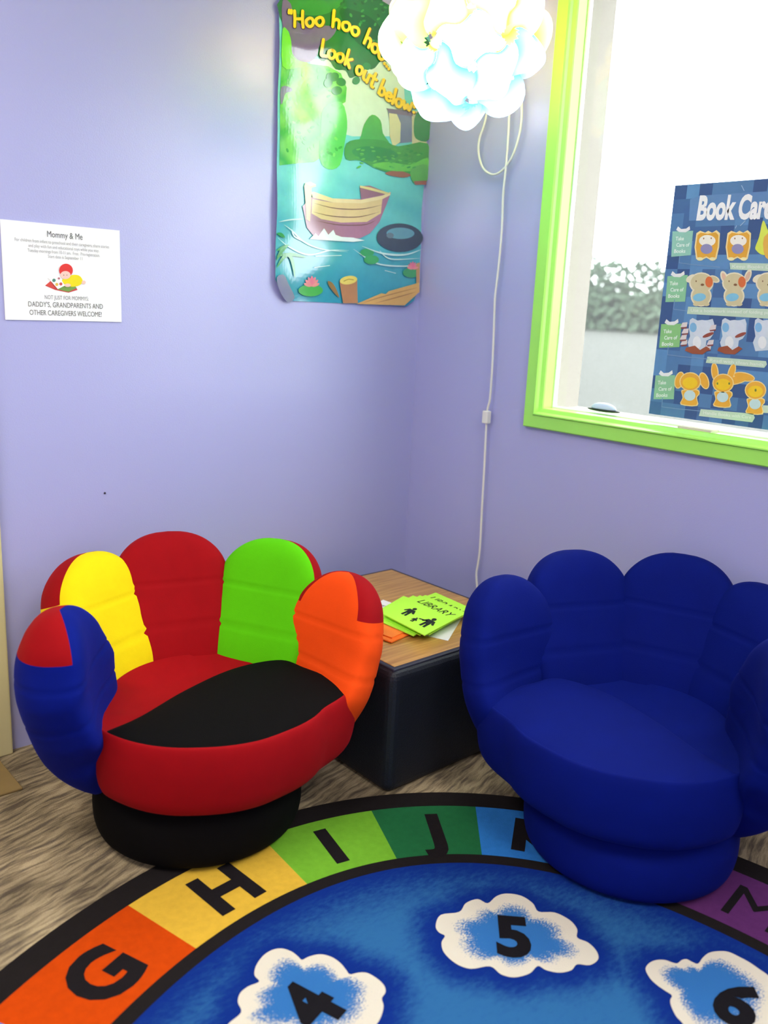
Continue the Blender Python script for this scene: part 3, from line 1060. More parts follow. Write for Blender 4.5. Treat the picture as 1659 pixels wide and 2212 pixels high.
box('sheet', (PXL, -0.0028, PZB+0.001), (PXR, -0.0006, PZT), material('white_paper', (240, 240, 238), rough=0.8), po)
bm = bmesh.new(); bmesh.ops.create_uvsphere(bm, u_segments=10, v_segments=6, radius=0.0028)
nx, nz = left_wall(226, 1065)
bmesh.ops.translate(bm, verts=bm.verts, vec=(nx, -0.0015, nz))
tag(bm_obj('nail', bm, material('dark_nail', (60, 54, 66), rough=0.5)), 'tiny dark nail in the lavender wall above the chairs', 'nail')

# ------------------------------------------------------------------ poster
PK = 3.2525


def ppx(x, y): return (560+x/PK, y/PK)


PX0, PX1, PZ0, PZ1 = -0.564, -0.010, 1.134, 1.952


def wave(u, w):
    a = 0.0022*sin(2*pi*(w*2.6+u*0.8)+0.6)+0.0016*sin(2*pi*(w*5.2-u*1.4)+1.8)+0.0016*sin(2*pi*u*2.2+w*3)
    edge = max(0, (PX0+0.09-u)/0.09)
    return 0.0075+a+0.006*edge*edge


po = Art(left_wall, lambda u, w, h: Vector((u, -(wave(u, w)+h), w)), 0.00028, maxlen=0.016)
TEAL = (18, 146, 166)
zlo, zhi = PZ0, PZ1


def water(u, w):
    t = min(1, max(0, (w-1.13)/0.38))
    a, b2 = lin((28, 146, 176)), lin((110, 208, 204))
    s = 0.5+0.5*sin(w*70+u*14)
    t = min(1, t*(0.85+0.3*s))
    return tuple(x+(y-x)*t for x, y in zip(a, b2))


outline = [(PX0, 1.190), (PX0+.026, 1.147), (PX0+.044, PZ0), (PX1-.052, PZ0), (PX1-.022, 1.152), (PX1-.002, 1.186), (PX1, PZ1-.05), (PX1-.045, PZ1), (PX0+.045, PZ1), (PX0, PZ1-.05)]
po.poly2(outline, water, 0)
C_ = lambda pts, col, layer=1, smooth=0: po.poly([ppx(*p) for p in pts], col, layer, 0, smooth)
sky = lambda u, w: lin((206, 228, 208))
C_([(340, 420), (1000, 420), (1010, 620), (1010, 900), (900, 960), (640, 960), (420, 900)], (200, 226, 206), 1)
# far foliage on the left
def leaf(u, w):
    s = 0.5+0.5*sin(u*60+sin(w*50)*2)
    a, b2 = lin((40, 172, 60)), lin((120, 214, 96))
    return tuple(x+(y-x)*s for x, y in zip(a, b2))
C_([(138, 240), (190, 230), (230, 420), (330, 450), (470, 470), (560, 520), (600, 620), (590, 720), (520, 760), (460, 900), (440, 1100), (380, 1140), (250, 1150), (125, 1165), (130, 700)], leaf, 2)
C_([(440, 760), (560, 720), (600, 860), (590, 1000), (560, 1160), (480, 1190), (420, 1120), (420, 900)], (80, 200, 90), 3, smooth=3)
# dark canopy
C_([(150, -20), (700, -20), (900, 40), (1180, 300), (1180, 620), (1010, 560), (930, 470), (850, 430), (800, 480), (760, 490), (720, 450), (700, 520), (660, 540), (620, 550), (590, 500), (520, 490), (470, 420), (420, 430), (330, 300), (200, 190), (150, 180)], (22, 108, 52), 4, smooth=3)
C_([(200, -10), (560, -10), (540, 60), (420, 110), (260, 100), (210, 60)], (40, 134, 58), 5, smooth=3)
C_([(560, 60), (760, 120), (880, 260), (840, 360), (700, 330), (600, 200)], (14, 88, 46), 5, smooth=3)
lr = random.Random(11)
for _ in range(70):
    x, y = lr.uniform(560, 900), lr.uniform(0, 420)
    if y > 60+(x-560)*1.1 or x > 900: continue
    po.ellipse(*ppx(x, y), 14/PK, 8/PK, lr.choice([(16, 92, 46), (34, 126, 58), (50, 146, 66)]), 5.95, rot=lr.uniform(0, 180), n=8)
for _ in range(60):
    x, y = lr.uniform(150, 560), lr.uniform(480, 1100)
    po.ellipse(*ppx(x, y), 16/PK, 9/PK, lr.choice([(70, 190, 76), (110, 216, 96), (50, 168, 66)]), 3.95, rot=lr.uniform(0, 180), n=8)
for _ in range(50):
    x, y = lr.uniform(660, 1150), lr.uniform(1020, 1180)
    po.ellipse(*ppx(x, y), 15/PK, 6/PK, lr.choice([(44, 140, 58), (84, 176, 70), (64, 158, 64)]), 8.9, rot=lr.uniform(-20, 20), n=8)
# tree trunk and hanging limb
C_([(148, 10), (210, 30), (230, 110), (300, 180), (520, 190), (490, 270), (410, 320), (385, 400), (330, 442), (260, 430), (212, 395), (200, 300), (190, 225), (146, 215)], (112, 92, 140), 6, smooth=3)
C_([(142, 215), (185, 225), (205, 300), (210, 380), (260, 430), (330, 450), (260, 480), (138, 470)], (110, 216, 60), 7, smooth=3)
C_([(138, 615), (210, 620), (215, 645), (170, 660), (150, 720), (134, 730)], (120, 108, 158), 5, smooth=3)
# leaf sprigs
for cx, cy, r in ((470, 585, 34), (510, 545, 36), (560, 580, 34), (530, 640, 36), (480, 540, 28), (740, 470, 30), (665, 570, 30)):
    po.ellipse(*ppx(cx, cy), r/PK, r*0.85/PK, (30, 128, 66), 6, rot=cx)
# ruin
C_([(880, 770), (1060, 790), (1060, 1000), (960, 1010), (900, 900)], (104, 118, 150), 5)
C_([(890, 800), (940, 790), (975, 870), (975, 1000), (925, 1035), (900, 960)], (206, 206, 160), 6)
C_([(1055, 790), (1110, 780), (1120, 880), (1090, 960), (1165, 1000), (1160, 1030), (1060, 1030)], (196, 198, 158), 6)
C_([(870, 765), (1070, 785), (1060, 820), (900, 800)], (110, 104, 130), 7)
C_([(1085, 800), (1180, 780), (1180, 980), (1100, 985), (1070, 930)], (38, 132, 72), 7, smooth=3)
C_([(620, 1060), (690, 980), (715, 880), (770, 810), (830, 850), (850, 940), (900, 1020), (800, 1060)], (70, 166, 74), 5, smooth=3)
# far bank
C_([(600, 1010), (700, 980), (860, 990), (960, 1030), (1172, 1010), (1166, 1240), (1040, 1240), (900, 1215), (800, 1185), (700, 1130), (600, 1120)], (58, 150, 62), 6, smooth=3)
C_([(780, 1160), (900, 1140), (1040, 1160), (1166, 1110), (1164, 1190), (1040, 1205), (900, 1200)], (96, 190, 70), 7, smooth=3)
C_([(640, 1060), (740, 1030), (900, 1050), (960, 1100), (840, 1140), (700, 1120)], (44, 136, 64), 7, smooth=3)
C_([(870, 1215), (960, 1200), (1050, 1230), (1000, 1250), (900, 1235)], (150, 96, 70), 7, smooth=3)
C_([(1050, 1190), (1166, 1160), (1160, 1280), (1070, 1290)], (92, 172, 74), 8, smooth=3)
C_([(1070, 1275), (1160, 1270), (1158, 1300), (1080, 1300)], (160, 100, 80), 8)
# blue reeds behind the boat
# empty rowing boat
C_([(690, 1310), (760, 1305), (900, 1360), (820, 1390), (700, 1400)], (150, 108, 120), 8)
C_([(372, 1370), (500, 1400), (700, 1400), (830, 1375), (910, 1355), (880, 1440), (830, 1560), (760, 1640), (690, 1675), (500, 1675), (370, 1660), (320, 1600), (285, 1450)], (168, 116, 140), 9)
C_([(355, 1400), (500, 1425), (700, 1425), (850, 1395), (840, 1500), (740, 1560), (560, 1565), (420, 1540), (350, 1500)], (226, 198, 140), 10)
C_([(345, 1350), (370, 1350), (500, 1395), (700, 1405), (850, 1375), (905, 1350), (905, 1372), (850, 1400), (700, 1430), (500, 1424), (360, 1390)], (236, 216, 160), 11)
C_([(690, 1305), (760, 1318), (880, 1352), (905, 1358), (880, 1368), (760, 1338), (690, 1320)], (222, 206, 140), 11)
C_([(310, 1290), (372, 1290), (386, 1310), (352, 1320), (340, 1560), (312, 1540), (300, 1310)], (206, 176, 130), 12)
C_([(305, 1288), (345, 1280), (385, 1298), (345, 1312)], (230, 206, 160), 13)
for pts in ([(370, 1430), (520, 1465), (700, 1470), (850, 1440)], [(360, 1490), (500, 1520), (680, 1525), (830, 1490)], [(380, 1550), (540, 1580), (720, 1580), (800, 1550)]):
    po.stroke([ppx(*p) for p in pts], 2.0, (120, 84, 70), 12, taper=True)
# floating rubber ring at right
po.ellipse(*ppx(970, 1670), 165/PK, 100/PK, (48, 66, 82), 10, n=32)
po.ellipse(*ppx(975, 1640), 100/PK, 40/PK, (92, 150, 168), 11, n=28)
po.ellipse(*ppx(900, 1655), 26/PK, 20/PK, (92, 116, 128), 11)
# ripples and splash
for pts, w in (([(150, 1580), (210, 1620), (300, 1700), (420, 1750), (600, 1770)], 3), ([(105, 1670), (200, 1740), (330, 1790), (480, 1760), (610, 1760)], 3),
               ([(210, 1610), (230, 1660), (300, 1700)], 3), ([(700, 1730), (840, 1780), (1000, 1790), (1130, 1750)], 4), ([(640, 1750), (800, 1850), (1000, 1870), (1120, 1850)], 3),
               ([(370, 1880), (480, 1865)], 2.5), ([(380, 1800), (560, 1795)], 2.5), ([(860, 1900), (940, 1920)], 2), ([(110, 1560), (200, 1545), (290, 1540)], 3), ([(820, 1760), (900, 1820), (1110, 1815)], 2.5)):
    po.stroke([ppx(*p) for p in pts], w, (206, 238, 234), 13, taper=True)
C_([(340, 1680), (380, 1640), (400, 1660), (440, 1605), (470, 1650), (505, 1615), (520, 1650), (560, 1665), (640, 1670), (720, 1690), (640, 1700), (480, 1690)], (232, 244, 240), 13)
# lily pads, lilies, reeds
po.ellipse(*ppx(735, 1775), 48/PK, 28/PK, (50, 160, 90), 13); po.ellipse(*ppx(765, 1825), 52/PK, 32/PK, (58, 166, 90), 14)
po.ellipse(*ppx(350, 2040), 88/PK, 42/PK, (70, 176, 84), 13); po.ellipse(*ppx(1050, 1915), 60/PK, 36/PK, (60, 160, 96), 13)


def lily(cx, cy, s, l):
    for a, k in ((-70, .8), (70, .8), (-45, .95), (45, .95), (-22, 1.05), (22, 1.05), (0, 1.1)):
        r = radians(a); dx, dy = sin(r), -cos(r)
        x, y = ppx(cx+dx*s*.5, cy+dy*s*.5*k)
        po.ellipse(x, y, s*.18/PK, s*.55*k/PK, (236, 118+int(abs(a)*.4), 148), l, rot=a)


lily(355, 2010, 62, 14); lily(1060, 1890, 46, 14)
for pts in ([(98, 1830), (140, 1760), (190, 1720)], [(98, 1880), (180, 1790), (315, 1810)], [(98, 1800), (200, 1800), (235, 1950)], [(98, 1640), (130, 1650), (160, 1670)], [(100, 1760), (150, 1740), (185, 1720)]):
    po.stroke([ppx(*p) for p in pts], 8, (44, 150, 80), 14, taper=True)
po.stroke([ppx(*p) for p in [(470, 1975), (500, 2010), (552, 2090)]], 10, (150, 116, 60), 14, taper=True)
C_([(98, 1950), (150, 1930), (185, 1990), (235, 2090), (180, 2120), (120, 2040)], (136, 134, 164), 14, smooth=3)
# mooring post and plank
C_([(552, 1980), (672, 1960), (680, 2130), (580, 2130)], (186, 128, 76), 14)
po.ellipse(*ppx(612, 1968), 60/PK, 30/PK, (238, 214, 96), 15, rot=-8)
po.stroke([ppx(x, y) for x, y in [(580, 1975), (612, 1962), (645, 1966)]], 1.6, (170, 136, 50), 16)
C_([(670, 2135), (840, 2060), (870, 2065), (890, 2045), (1105, 1985), (1105, 2050), (1000, 2145)], (222, 172, 92), 15)
for pts in ([(720, 2125), (860, 2080), (1090, 2020)], [(800, 2128), (940, 2090), (1080, 2050)]):
    po.stroke([ppx(*p) for p in pts], 2, (166, 116, 60), 16, taper=True)
C_([(1085, 1850), (1112, 1845), (1108, 1990), (1085, 1990)], (196, 150, 100), 14)

# brush lettering
SF = {'H': ([[(.1, 1), (.12, .5), (.1, 0)], [(.62, 1.02), (.6, .5), (.62, -.02)], [(.12, .5), (.6, .52)]], .78),
      'h': ([[(.1, 1.05), (.1, .5), (.1, 0)], [(.1, .35), (.28, .52), (.44, .42), (.46, 0)]], .6),
      'o': ([[(.28, .56), (.08, .44), (.06, .2), (.2, .02), (.38, .06), (.48, .28), (.42, .5), (.28, .56)]], .58),
      'L': ([[(.1, 1.05), (.1, .5), (.12, .02), (.3, .02), (.5, .06)]], .52),
      'k': ([[(.1, 1), (.1, .5), (.1, 0)], [(.44, .56), (.12, .26)], [(.18, .3), (.46, -.04)]], .56),
      'u': ([[(.1, .56), (.1, .2), (.22, .02), (.4, .08), (.46, .3), (.46, .56)], [(.46, .4), (.48, 0)]], .6),
      't': ([[(.22, .95), (.22, .4), (.26, .04), (.4, .04)], [(.02, .6), (.44, .64)]], .48),
      'b': ([[(.1, 1.05), (.1, .5), (.1, .02)], [(.1, .4), (.28, .54), (.46, .36), (.42, .1), (.24, 0), (.1, .08)]], .58),
      'e': ([[(.08, .28), (.44, .34), (.4, .52), (.22, .56), (.07, .34), (.14, .08), (.32, .02), (.46, .12)]], .54),
      'l': ([[(.1, 1.05), (.11, .5), (.1, 0)]], .26),
      'w': ([[(.04, .56), (.16, .04), (.32, .42), (.46, .04), (.62, .58)]], .7),
      '.': ([[(.08, .04), (.1, .02)]], .2), '!': ([[(.1, 1.0), (.1, .36)], [(.1, .04), (.11, .02)]], .26),
      '"': ([[(.08, 1.02), (.06, .84)], [(.22, 1.02), (.2, .84)]], .32), ' ': ([], .34)}


def brush(s, path, cap, wpx, col, shadow, layer):
    """Letters set along a path of photo pixels."""
    P = [ppx(*p) for p in path]
    P = [(p[0], p[1]) for p in catmull([(a, b2, 0) for a, b2 in P], 12)]
    Ls = [0.0]
    for a, b2 in zip(P, P[1:]):
        Ls.append(Ls[-1]+hypot(b2[0]-a[0], b2[1]-a[1]))
    tot = sum(SF[c][1] for c in s)
    k = Ls[-1]/tot
    x0 = 0.0
    for ch in s:
        strokes, wd = SF[ch]
        for st in strokes:
            pts = []
            for (x, y) in st:
                d = min(Ls[-1]-1e-6, max(0, (x0+x)*k))
                i = 0
                while i < len(Ls)-2 and Ls[i+1] < d: i += 1
                t = (d-Ls[i])/(Ls[i+1]-Ls[i])
                X = P[i][0]+(P[i+1][0]-P[i][0])*t; Y = P[i][1]+(P[i+1][1]-P[i][1])*t
                dx, dy = (P[i+1][0]-P[i][0]), (P[i+1][1]-P[i][1]); l = hypot(dx, dy)
                # letters lean: up vector mixes page-up with path normal
                ux, uy = (dy/l)*0.55, -(dx/l)*0.55-0.45
                pts.append((X+ux*y*cap, Y+uy*y*cap))
            po.stroke([(a+1.6, b2+1.8) for a, b2 in pts], wpx, shadow, layer, smooth=4)
            po.stroke(pts, wpx, col, layer+1, smooth=4)
        x0 += wd


YEL, SHD = (244, 206, 40), (104, 84, 30)
brush('"Hoo hoo hoo...', [(180, 190), (300, 195), (480, 190), (640, 250), (810, 400), (900, 500)], 34, 6.5, YEL, SHD, 17)
brush('Look out below!', [(400, 390), (500, 425), (600, 470), (720, 570), (850, 690), (960, 760), (1080, 800)], 33, 6.5, YEL, SHD, 17)
poster = po.build('glossy_poster', [M_ink_gloss])
for p in poster.data.polygons:
    p.use_smooth = True
bmm = bmesh.new(); bmm.from_mesh(poster.data)
tag(poster, 'tall glossy river scene poster with yellow brush lettering beside the wall corner', 'poster')
bmm.free()
# white reverse of the sheet
bk = Art(lambda x, y: (x, y), lambda u, w, h: Vector((u, -(wave(u, w)-0.0006), w)), 0.0, maxlen=0.03)
bk.poly2(outline, (236, 236, 232), 0)
bk.build('paper_back', [M_ink_paper], poster)

# ------------------------------------------------------------------ book care chart on the glass
GK = 3.686


def cpx(x, y): return (1360+x/GK, 360+y/GK)


ch = Art(glass, lambda u, w, h: Vector((GLASS_X-0.004-h, -u, w)), 0.0003)
cy0, cz1 = glass(*cpx(360, 150)); cyb, czb = glass(*cpx(140, 1952))
CY0 = cy0; CY1 = CY0+0.37; CZ1 = cz1; CZ0 = czb-0.004
ch.poly2([(CY0, CZ0), (CY1, CZ0), (CY1, CZ1), (CY0, CZ1)], (44, 84, 146), 0)
rr = random.Random(4)
nx_, nz_ = 11, 17
for i in range(nx_):
    for j in range(nz_):
        a0, a1 = CY0+(CY1-CY0)*i/nx_, CY0+(CY1-CY0)*(i+1)/nx_
        b0, b1 = CZ0+(CZ1-CZ0)*j/nz_, CZ0+(CZ1-CZ0)*(j+1)/nz_
        g = rr.choice([0.0, 0.35, 0.7, 1.0])
        c = tuple(int(p+(q-p)*g) for p, q in zip((54, 88, 142), (94, 144, 194)))
        ch.poly2([(a0, b0), (a1, b0), (a1, b1), (a0, b1)], c, 1)
E_ = lambda x, y, rx, ry, c, l, rot=0: ch.ellipse(*cpx(x, y), rx/GK, ry/GK, c, l, rot)
Q_ = lambda pts, c, l, s=0: ch.poly([cpx(*p) for p in pts], c, l, smooth=s)
o0 = cpx(530, 418)
Q_([(470, 430), (480, 260), (560, 230), (800, 215), (1180, 190), (1180, 400), (820, 415)], (96, 138, 190), 2)
ch.text('Book Care', (o0[0], o0[1]), ((1130-530)/GK, -14/GK), (30/GK, -190/GK), (250, 250, 250), 4, 0.045)
for p in ([(890, 150), (910, 190)], [(880, 470), (920, 430)], [(840, 490), (850, 470)]):
    ch.stroke([cpx(*q) for q in p], 1.5, (170, 200, 230), 3, 0)
tags = [[(340, 515), (505, 510), (485, 705), (330, 718)], [(300, 872), (462, 862), (440, 1075), (283, 1078)], [(250, 1254), (412, 1250), (395, 1437), (233, 1442)], [(205, 1662), (362, 1660), (350, 1852), (188, 1852)]]
tcs = [(150, 204, 186), (142, 202, 158), (140, 200, 130), (146, 200, 158)]
for tg, tc_ in zip(tags, tcs):
    Q_(tg, tc_, 3)
    tx = sum(p[0] for p in tg)/4; ty0 = tg[0][1]; xL = tg[3][0]
    Q_([(tx-45, ty0-12), (tx-30, ty0-40), (tx-5, ty0-18), (tx+35, ty0-22), (tx+62, ty0-42), (tx+66, ty0-14), (tx+30, ty0+8), (tx-20, ty0+6)], (240, 240, 240), 4)
    for k, s in enumerate(('Take', 'Care of', 'Books')):
        w = (66, 104, 90)[k]
        o0 = cpx(xL+22+(2-k)*6+(12 if k == 1 else 0), ty0+72+50*k)
        ch.text(s, o0, (w/GK, -2/GK), (3/GK, -30/GK), (240, 250, 240), 4, 0.02)
    ch.stroke([cpx(tx-15, tg[2][1]-15), cpx(tx-22, tg[2][1]+60), cpx(tx+90, tg[2][1]+75), cpx(tx+300, tg[2][1]+95)], 1.6, (120, 156, 196), 3, 0)
bars = [([(795, 765), (1180, 772), (1180, 835), (800, 818)], 'Keep Books Dry'), ([(465, 1115), (1180, 1135), (1180, 1215), (455, 1172)], 'Use a bookmark instead of folding pages'),
        ([(618, 1512), (1085, 1548), (1092, 1575), (1070, 1602), (605, 1562)], 'Read with clean hands'), ([(565, 1930), (985, 1968), (996, 2000), (975, 2036), (550, 1985)], 'Handle Books with Care')]
for bq, s in bars:
    Q_(bq, (196, 220, 196), 3)
    a, b2 = bq[0], bq[1]
    o0 = cpx(a[0]+20, a[1]+40)
    ch.text(s, o0, ((b2[0]-a[0]-40)/GK, (b2[1]-a[1])/GK), (2/GK, -26/GK), (236, 244, 232), 4)
# row of striped cubs
for ox in (0, 248):
    Q_([(530, 530), (560, 510), (600, 525), (625, 510), (655, 525), (690, 505), (718, 530), (712, 640), (690, 735), (640, 742), (610, 725), (570, 745), (528, 735), (515, 640)], (250, 226, 160), 3, 0) if ox == 0 else Q_([(x+ox, y) for x, y in [(530, 530), (560, 510), (600, 525), (625, 510), (655, 525), (690, 505), (718, 530), (712, 640), (690, 735), (640, 742), (610, 725), (570, 745), (528, 735), (515, 640)]], (250, 226, 160), 3)
    Q_([(x+ox, y) for x, y in [(540, 545), (565, 525), (620, 535), (685, 522), (706, 545), (700, 640), (680, 722), (640, 730), (610, 714), (570, 730), (538, 722), (527, 640)]], (232, 170, 60), 4)
    E_(618+ox, 590, 66, 46, (252, 246, 232), 5); E_(612+ox, 655, 48, 40, (150, 146, 190), 5)
    E_(590+ox, 572, 5, 7, (160, 110, 60), 6); E_(650+ox, 570, 5, 7, (160, 110, 60), 6); E_(560+ox, 735, 26, 14, (246, 236, 180), 5); E_(660+ox, 735, 26, 14, (246, 236, 180), 5)
Q_([(1000, 640), (1030, 560), (1060, 430), (1090, 480), (1110, 560), (1090, 690), (1050, 700), (1010, 670)], (224, 236, 90), 4, 3)
Q_([(1070, 560), (1180, 520), (1180, 740), (1080, 720)], (232, 180, 80), 5, 3)
# row of puppies
for ox, up_ in ((0, 0), (262, 1), (530, 0)):
    BG, RM = (214, 202, 160), (236, 228, 200)
    E_(570+ox, 925, 98, 84, RM, 3); E_(568+ox, 1030, 84, 84, RM, 3)
    if up_:
        E_(490+ox, 880, 28, 52, RM, 3, -20); E_(678+ox, 870, 26, 56, RM, 3, 22); E_(490+ox, 882, 16, 38, (226, 186, 160), 4, -20); E_(678+ox, 872, 16, 40, (226, 186, 160), 4, 22)
    else:
        E_(490+ox, 890, 46, 28, RM, 3, -30); E_(672+ox, 895, 46, 26, RM, 3, 24); E_(672+ox, 895, 34, 18, BG, 4, 24)
    E_(570+ox, 925, 86, 74, BG, 4); E_(568+ox, 1032, 72, 74, BG, 4); E_(632+ox, 918, 30, 44, (222, 112, 62), 5); E_(580+ox, 940, 14, 9, (130, 90, 60), 6)
    E_(530+ox, 912, 5, 7, (130, 100, 70), 6); E_(555+ox, 1040, 52, 32, (130, 196, 226), 5, -8); E_(530+ox, 1095, 26, 16, BG, 5); E_(610+ox, 1095, 26, 16, BG, 5)
# row of white cats with open books
for k, ox in enumerate((0, 258, 520)):
    Q_([(x+ox, y) for x, y in [(478, 1220), (500, 1205), (540, 1225), (620, 1222), (660, 1212), (672, 1250), (668, 1330), (640, 1370), (610, 1385), (600, 1460), (480, 1470), (460, 1400), (480, 1350), (470, 1280)]], (206, 218, 230), 3)
    E_(505+ox, 1280, 28, 38, (130, 186, 226), 4); E_(575+ox, 1290, 84, 70, (214, 222, 234), 3); E_(535+ox, 1400, 34, 50, (236, 238, 240), 4)
    if k < 2:
        Q_([(x+ox, y) for x, y in [(450, 1440), (520, 1425), (560, 1460), (610, 1430), (640, 1450), (580, 1495), (500, 1490), (440, 1465)]], (158, 82, 58), 5)
        E_(625+ox, 1340, 48, 14, (152, 76, 66), 5, -22)
    if k == 0:
        for x, y in ((430, 1260), (440, 1310), (425, 1360), (430, 1400), (660, 1280), (640, 1400), (620, 1440)):
            Q_([(x-28, y+18), (x-10, y-18), (x+30, y-22), (x+24, y+16)], (224, 214, 214), 4); Q_([(x-24, y+22), (x+26, y+14), (x+24, y+26), (x-20, y+32)], (140, 76, 76), 5)
# row of rabbits
for k, (ox, oy) in enumerate(((0, 0), (262, 12), (520, 68))):
    OR, RM, YL = (240, 176, 62), (250, 222, 150), (250, 206, 40)
    cx = 480+ox
    ears = [[(395, 1700, 30, 62, 15), (592, 1705, 30, 62, -18)], [(415, 1622, 22, 66, -6), (548, 1630, 22, 72, 16)], [(330, 1630, 92, 28, -14), (390, 1605, 80, 28, 12)]][k]
    for ex, ey, rx, ry, ro in ears:
        E_(ex+ox, ey+oy-(0 if k < 2 else 0), rx+8, ry+8, RM, 3, ro); E_(ex+ox, ey+oy, rx, ry, OR, 4, ro)
    E_(cx+2, 1712+oy, 86, 76, RM, 5); E_(cx+2, 1712+oy, 78, 68, OR, 6); E_(cx+2, 1722+oy, 60, 46, YL, 7)
    if k == 1:
        E_(cx-42, 1715+oy, 7, 10, (120, 130, 60), 8); E_(cx+52, 1715+oy, 7, 10, (120, 130, 60), 8)
    if k == 2:
        E_(cx+4, 1712+oy, 8, 12, (130, 130, 50), 8)
    Q_([(cx-70, 1790+oy), (cx-50, 1775+oy), (cx+60, 1775+oy), (cx+76, 1810+oy), (cx+55, 1840+oy), (cx+58, 1905+oy), (cx-75, 1895+oy), (cx-60, 1840+oy)], RM, 3, 3)
    Q_([(cx-62, 1795+oy), (cx-45, 1782+oy), (cx+54, 1782+oy), (cx+68, 1810+oy), (cx+48, 1836+oy), (cx+50, 1898+oy), (cx-68, 1888+oy), (cx-52, 1840+oy)], OR, 4, 3)
    E_(cx-2, 1822+oy, 46, 42, (200, 224, 226), 5)
Q_([(1060, 1900), (1180, 1905), (1180, 1965), (1050, 1960)], (206, 220, 200), 3)
chart = ch.build('book_care_chart', [M_ink_chart])
tag(chart, 'dark blue book care chart with rows of cartoon animals hung on the window glass', 'chart')
box('board', (GLASS_X-0.0038, -CY1, CZ0), (GLASS_X-0.002, -CY0, CZ1), material('chart_board', (60, 84, 120), rough=0.6), chart)
# small things on the window ledge
SX = GLASS_X-0.014
zl = hz0+0.0125
c = hit(1302, 885, 0, 0.02)
it = tag(empty('ledge_item', (0.024, c.y, zl)), 'small low dark dish with pale blue top on the window ledge', 'dish')
bm = bmesh.new(); bmesh.ops.create_uvsphere(bm, u_segments=24, v_segments=12, radius=1.0)
for w in bm.verts: w.co = Vector((w.co.x*0.012, w.co.y*0.052, 0.005+w.co.z*0.005))
bm_obj('rim', bm, material('dark_plastic', (34, 44, 40), rough=0.4), it, True)
bm = bmesh.new(); bmesh.ops.create_uvsphere(bm, u_segments=24, v_segments=12, radius=1.0)
for w in bm.verts: w.co = Vector((w.co.x*0.010, w.co.y*0.040, 0.009+max(w.co.z, -0.1)*0.016))
bm_obj('top', bm, material('pale_blue_plastic', (206, 222, 244), rough=0.35), it, True)
a, b2 = hit(1468, 905, 0, 0.005), hit(1540, 915, 0, 0.005)
tag(box('masking_tape', (0.0, b2.y, hz0+0.0026), (0.040, a.y, hz0+0.0075), material('beige_tape', (214, 208, 184), rough=0.7)), 'strip of beige tape along the ledge under the book care chart', 'tape')

# ------------------------------------------------------------------ pendant lamp
LC = CAM+ray(1005, 78)*2.08
LR = 0.196
lamp = tag(empty('pendant_lamp', LC), 'glowing white globe lamp of swirled puzzle panels hanging by the corner', 'lamp')
ph = (1+sqrt(5))/2
ico = [Vector(p).normalized() for p in [(0, s1, s2*ph) for s1 in (1, -1) for s2 in (1, -1)]+[(s1, s2*ph, 0) for s1 in (1, -1) for s2 in (1, -1)]+[(s2*ph, 0, s1) for s1 in (1, -1) for s2 in (1, -1)]]
ROT = Euler((0.35, 0.2, 0.5)).to_matrix()
ico = [ROT @ p for p in ico]
el = min((ico[0]-p).length for p in ico[1:])
edges_ = [(i, j) for i in range(12) for j in range(i+1, 12) if abs((ico[i]-ico[j]).length-el) < 1e-3]
dod = []
for i in range(12):
    for j in range(i+1, 12):
        for k in range(j+1, 12):
            if all(abs((ico[a]-ico[b2]).length-el) < 1e-3 for a, b2 in ((i, j), (j, k), (i, k))):
                dod.append((ico[i]+ico[j]+ico[k]).normalized())


def shade_mat(name, c, k):
    m = bpy.data.materials.new(name); m.use_nodes = True
    nt = m.node_tree; nt.nodes.clear()
    out = nt.nodes.new('ShaderNodeOutputMaterial')
    tl = nt.nodes.new('ShaderNodeBsdfTranslucent'); tl.inputs[0].default_value = (*c, 1)
    df = nt.nodes.new('ShaderNodeBsdfDiffuse'); df.inputs[0].default_value = (*c, 1)
    emn = nt.nodes.new('ShaderNodeEmission'); emn.inputs[0].default_value = (*c, 1); emn.inputs[1].default_value = LAMP_GLOW*k
    mx = nt.nodes.new('ShaderNodeMixShader'); mx.inputs[0].default_value = 0.45
    ad = nt.nodes.new('ShaderNodeAddShader')
    nt.links.new(tl.outputs[0], mx.inputs[1]); nt.links.new(df.outputs[0], mx.inputs[2])
    nt.links.new(mx.outputs[0], ad.inputs[0]); nt.links.new(emn.outputs[0], ad.inputs[1]); nt.links.new(ad.outputs[0], out.inputs[0])
    return m


S_panel = shade_mat('lit_tinted_plastic', (1.0, 1.0, 1.0), 1.0)
_at = S_panel.node_tree.nodes.new('ShaderNodeAttribute'); _at.attribute_name = 'ink'
for _n in S_panel.node_tree.nodes:
    if _n.type in ('BSDF_TRANSLUCENT', 'BSDF_DIFFUSE', 'EMISSION'):
        S_panel.node_tree.links.new(_at.outputs['Color'], _n.inputs[0])
T_WHITE, T_YELLOW, T_GREEN, T_CYAN = (1.0, 0.94, 0.84), (1.0, 0.80, 0.04), (0.25, 0.80, 0.10), (0.06, 0.50, 0.95)


def twist(p):
    for vs_, om in ((ico, 0.95), (dod, 0.8)):
        for a in vs_:
            d = p.angle(a)
            if d < 0.40:
                p = Matrix.Rotation(om*(1-d/0.40)**1.2, 3, a) @ p
    return p


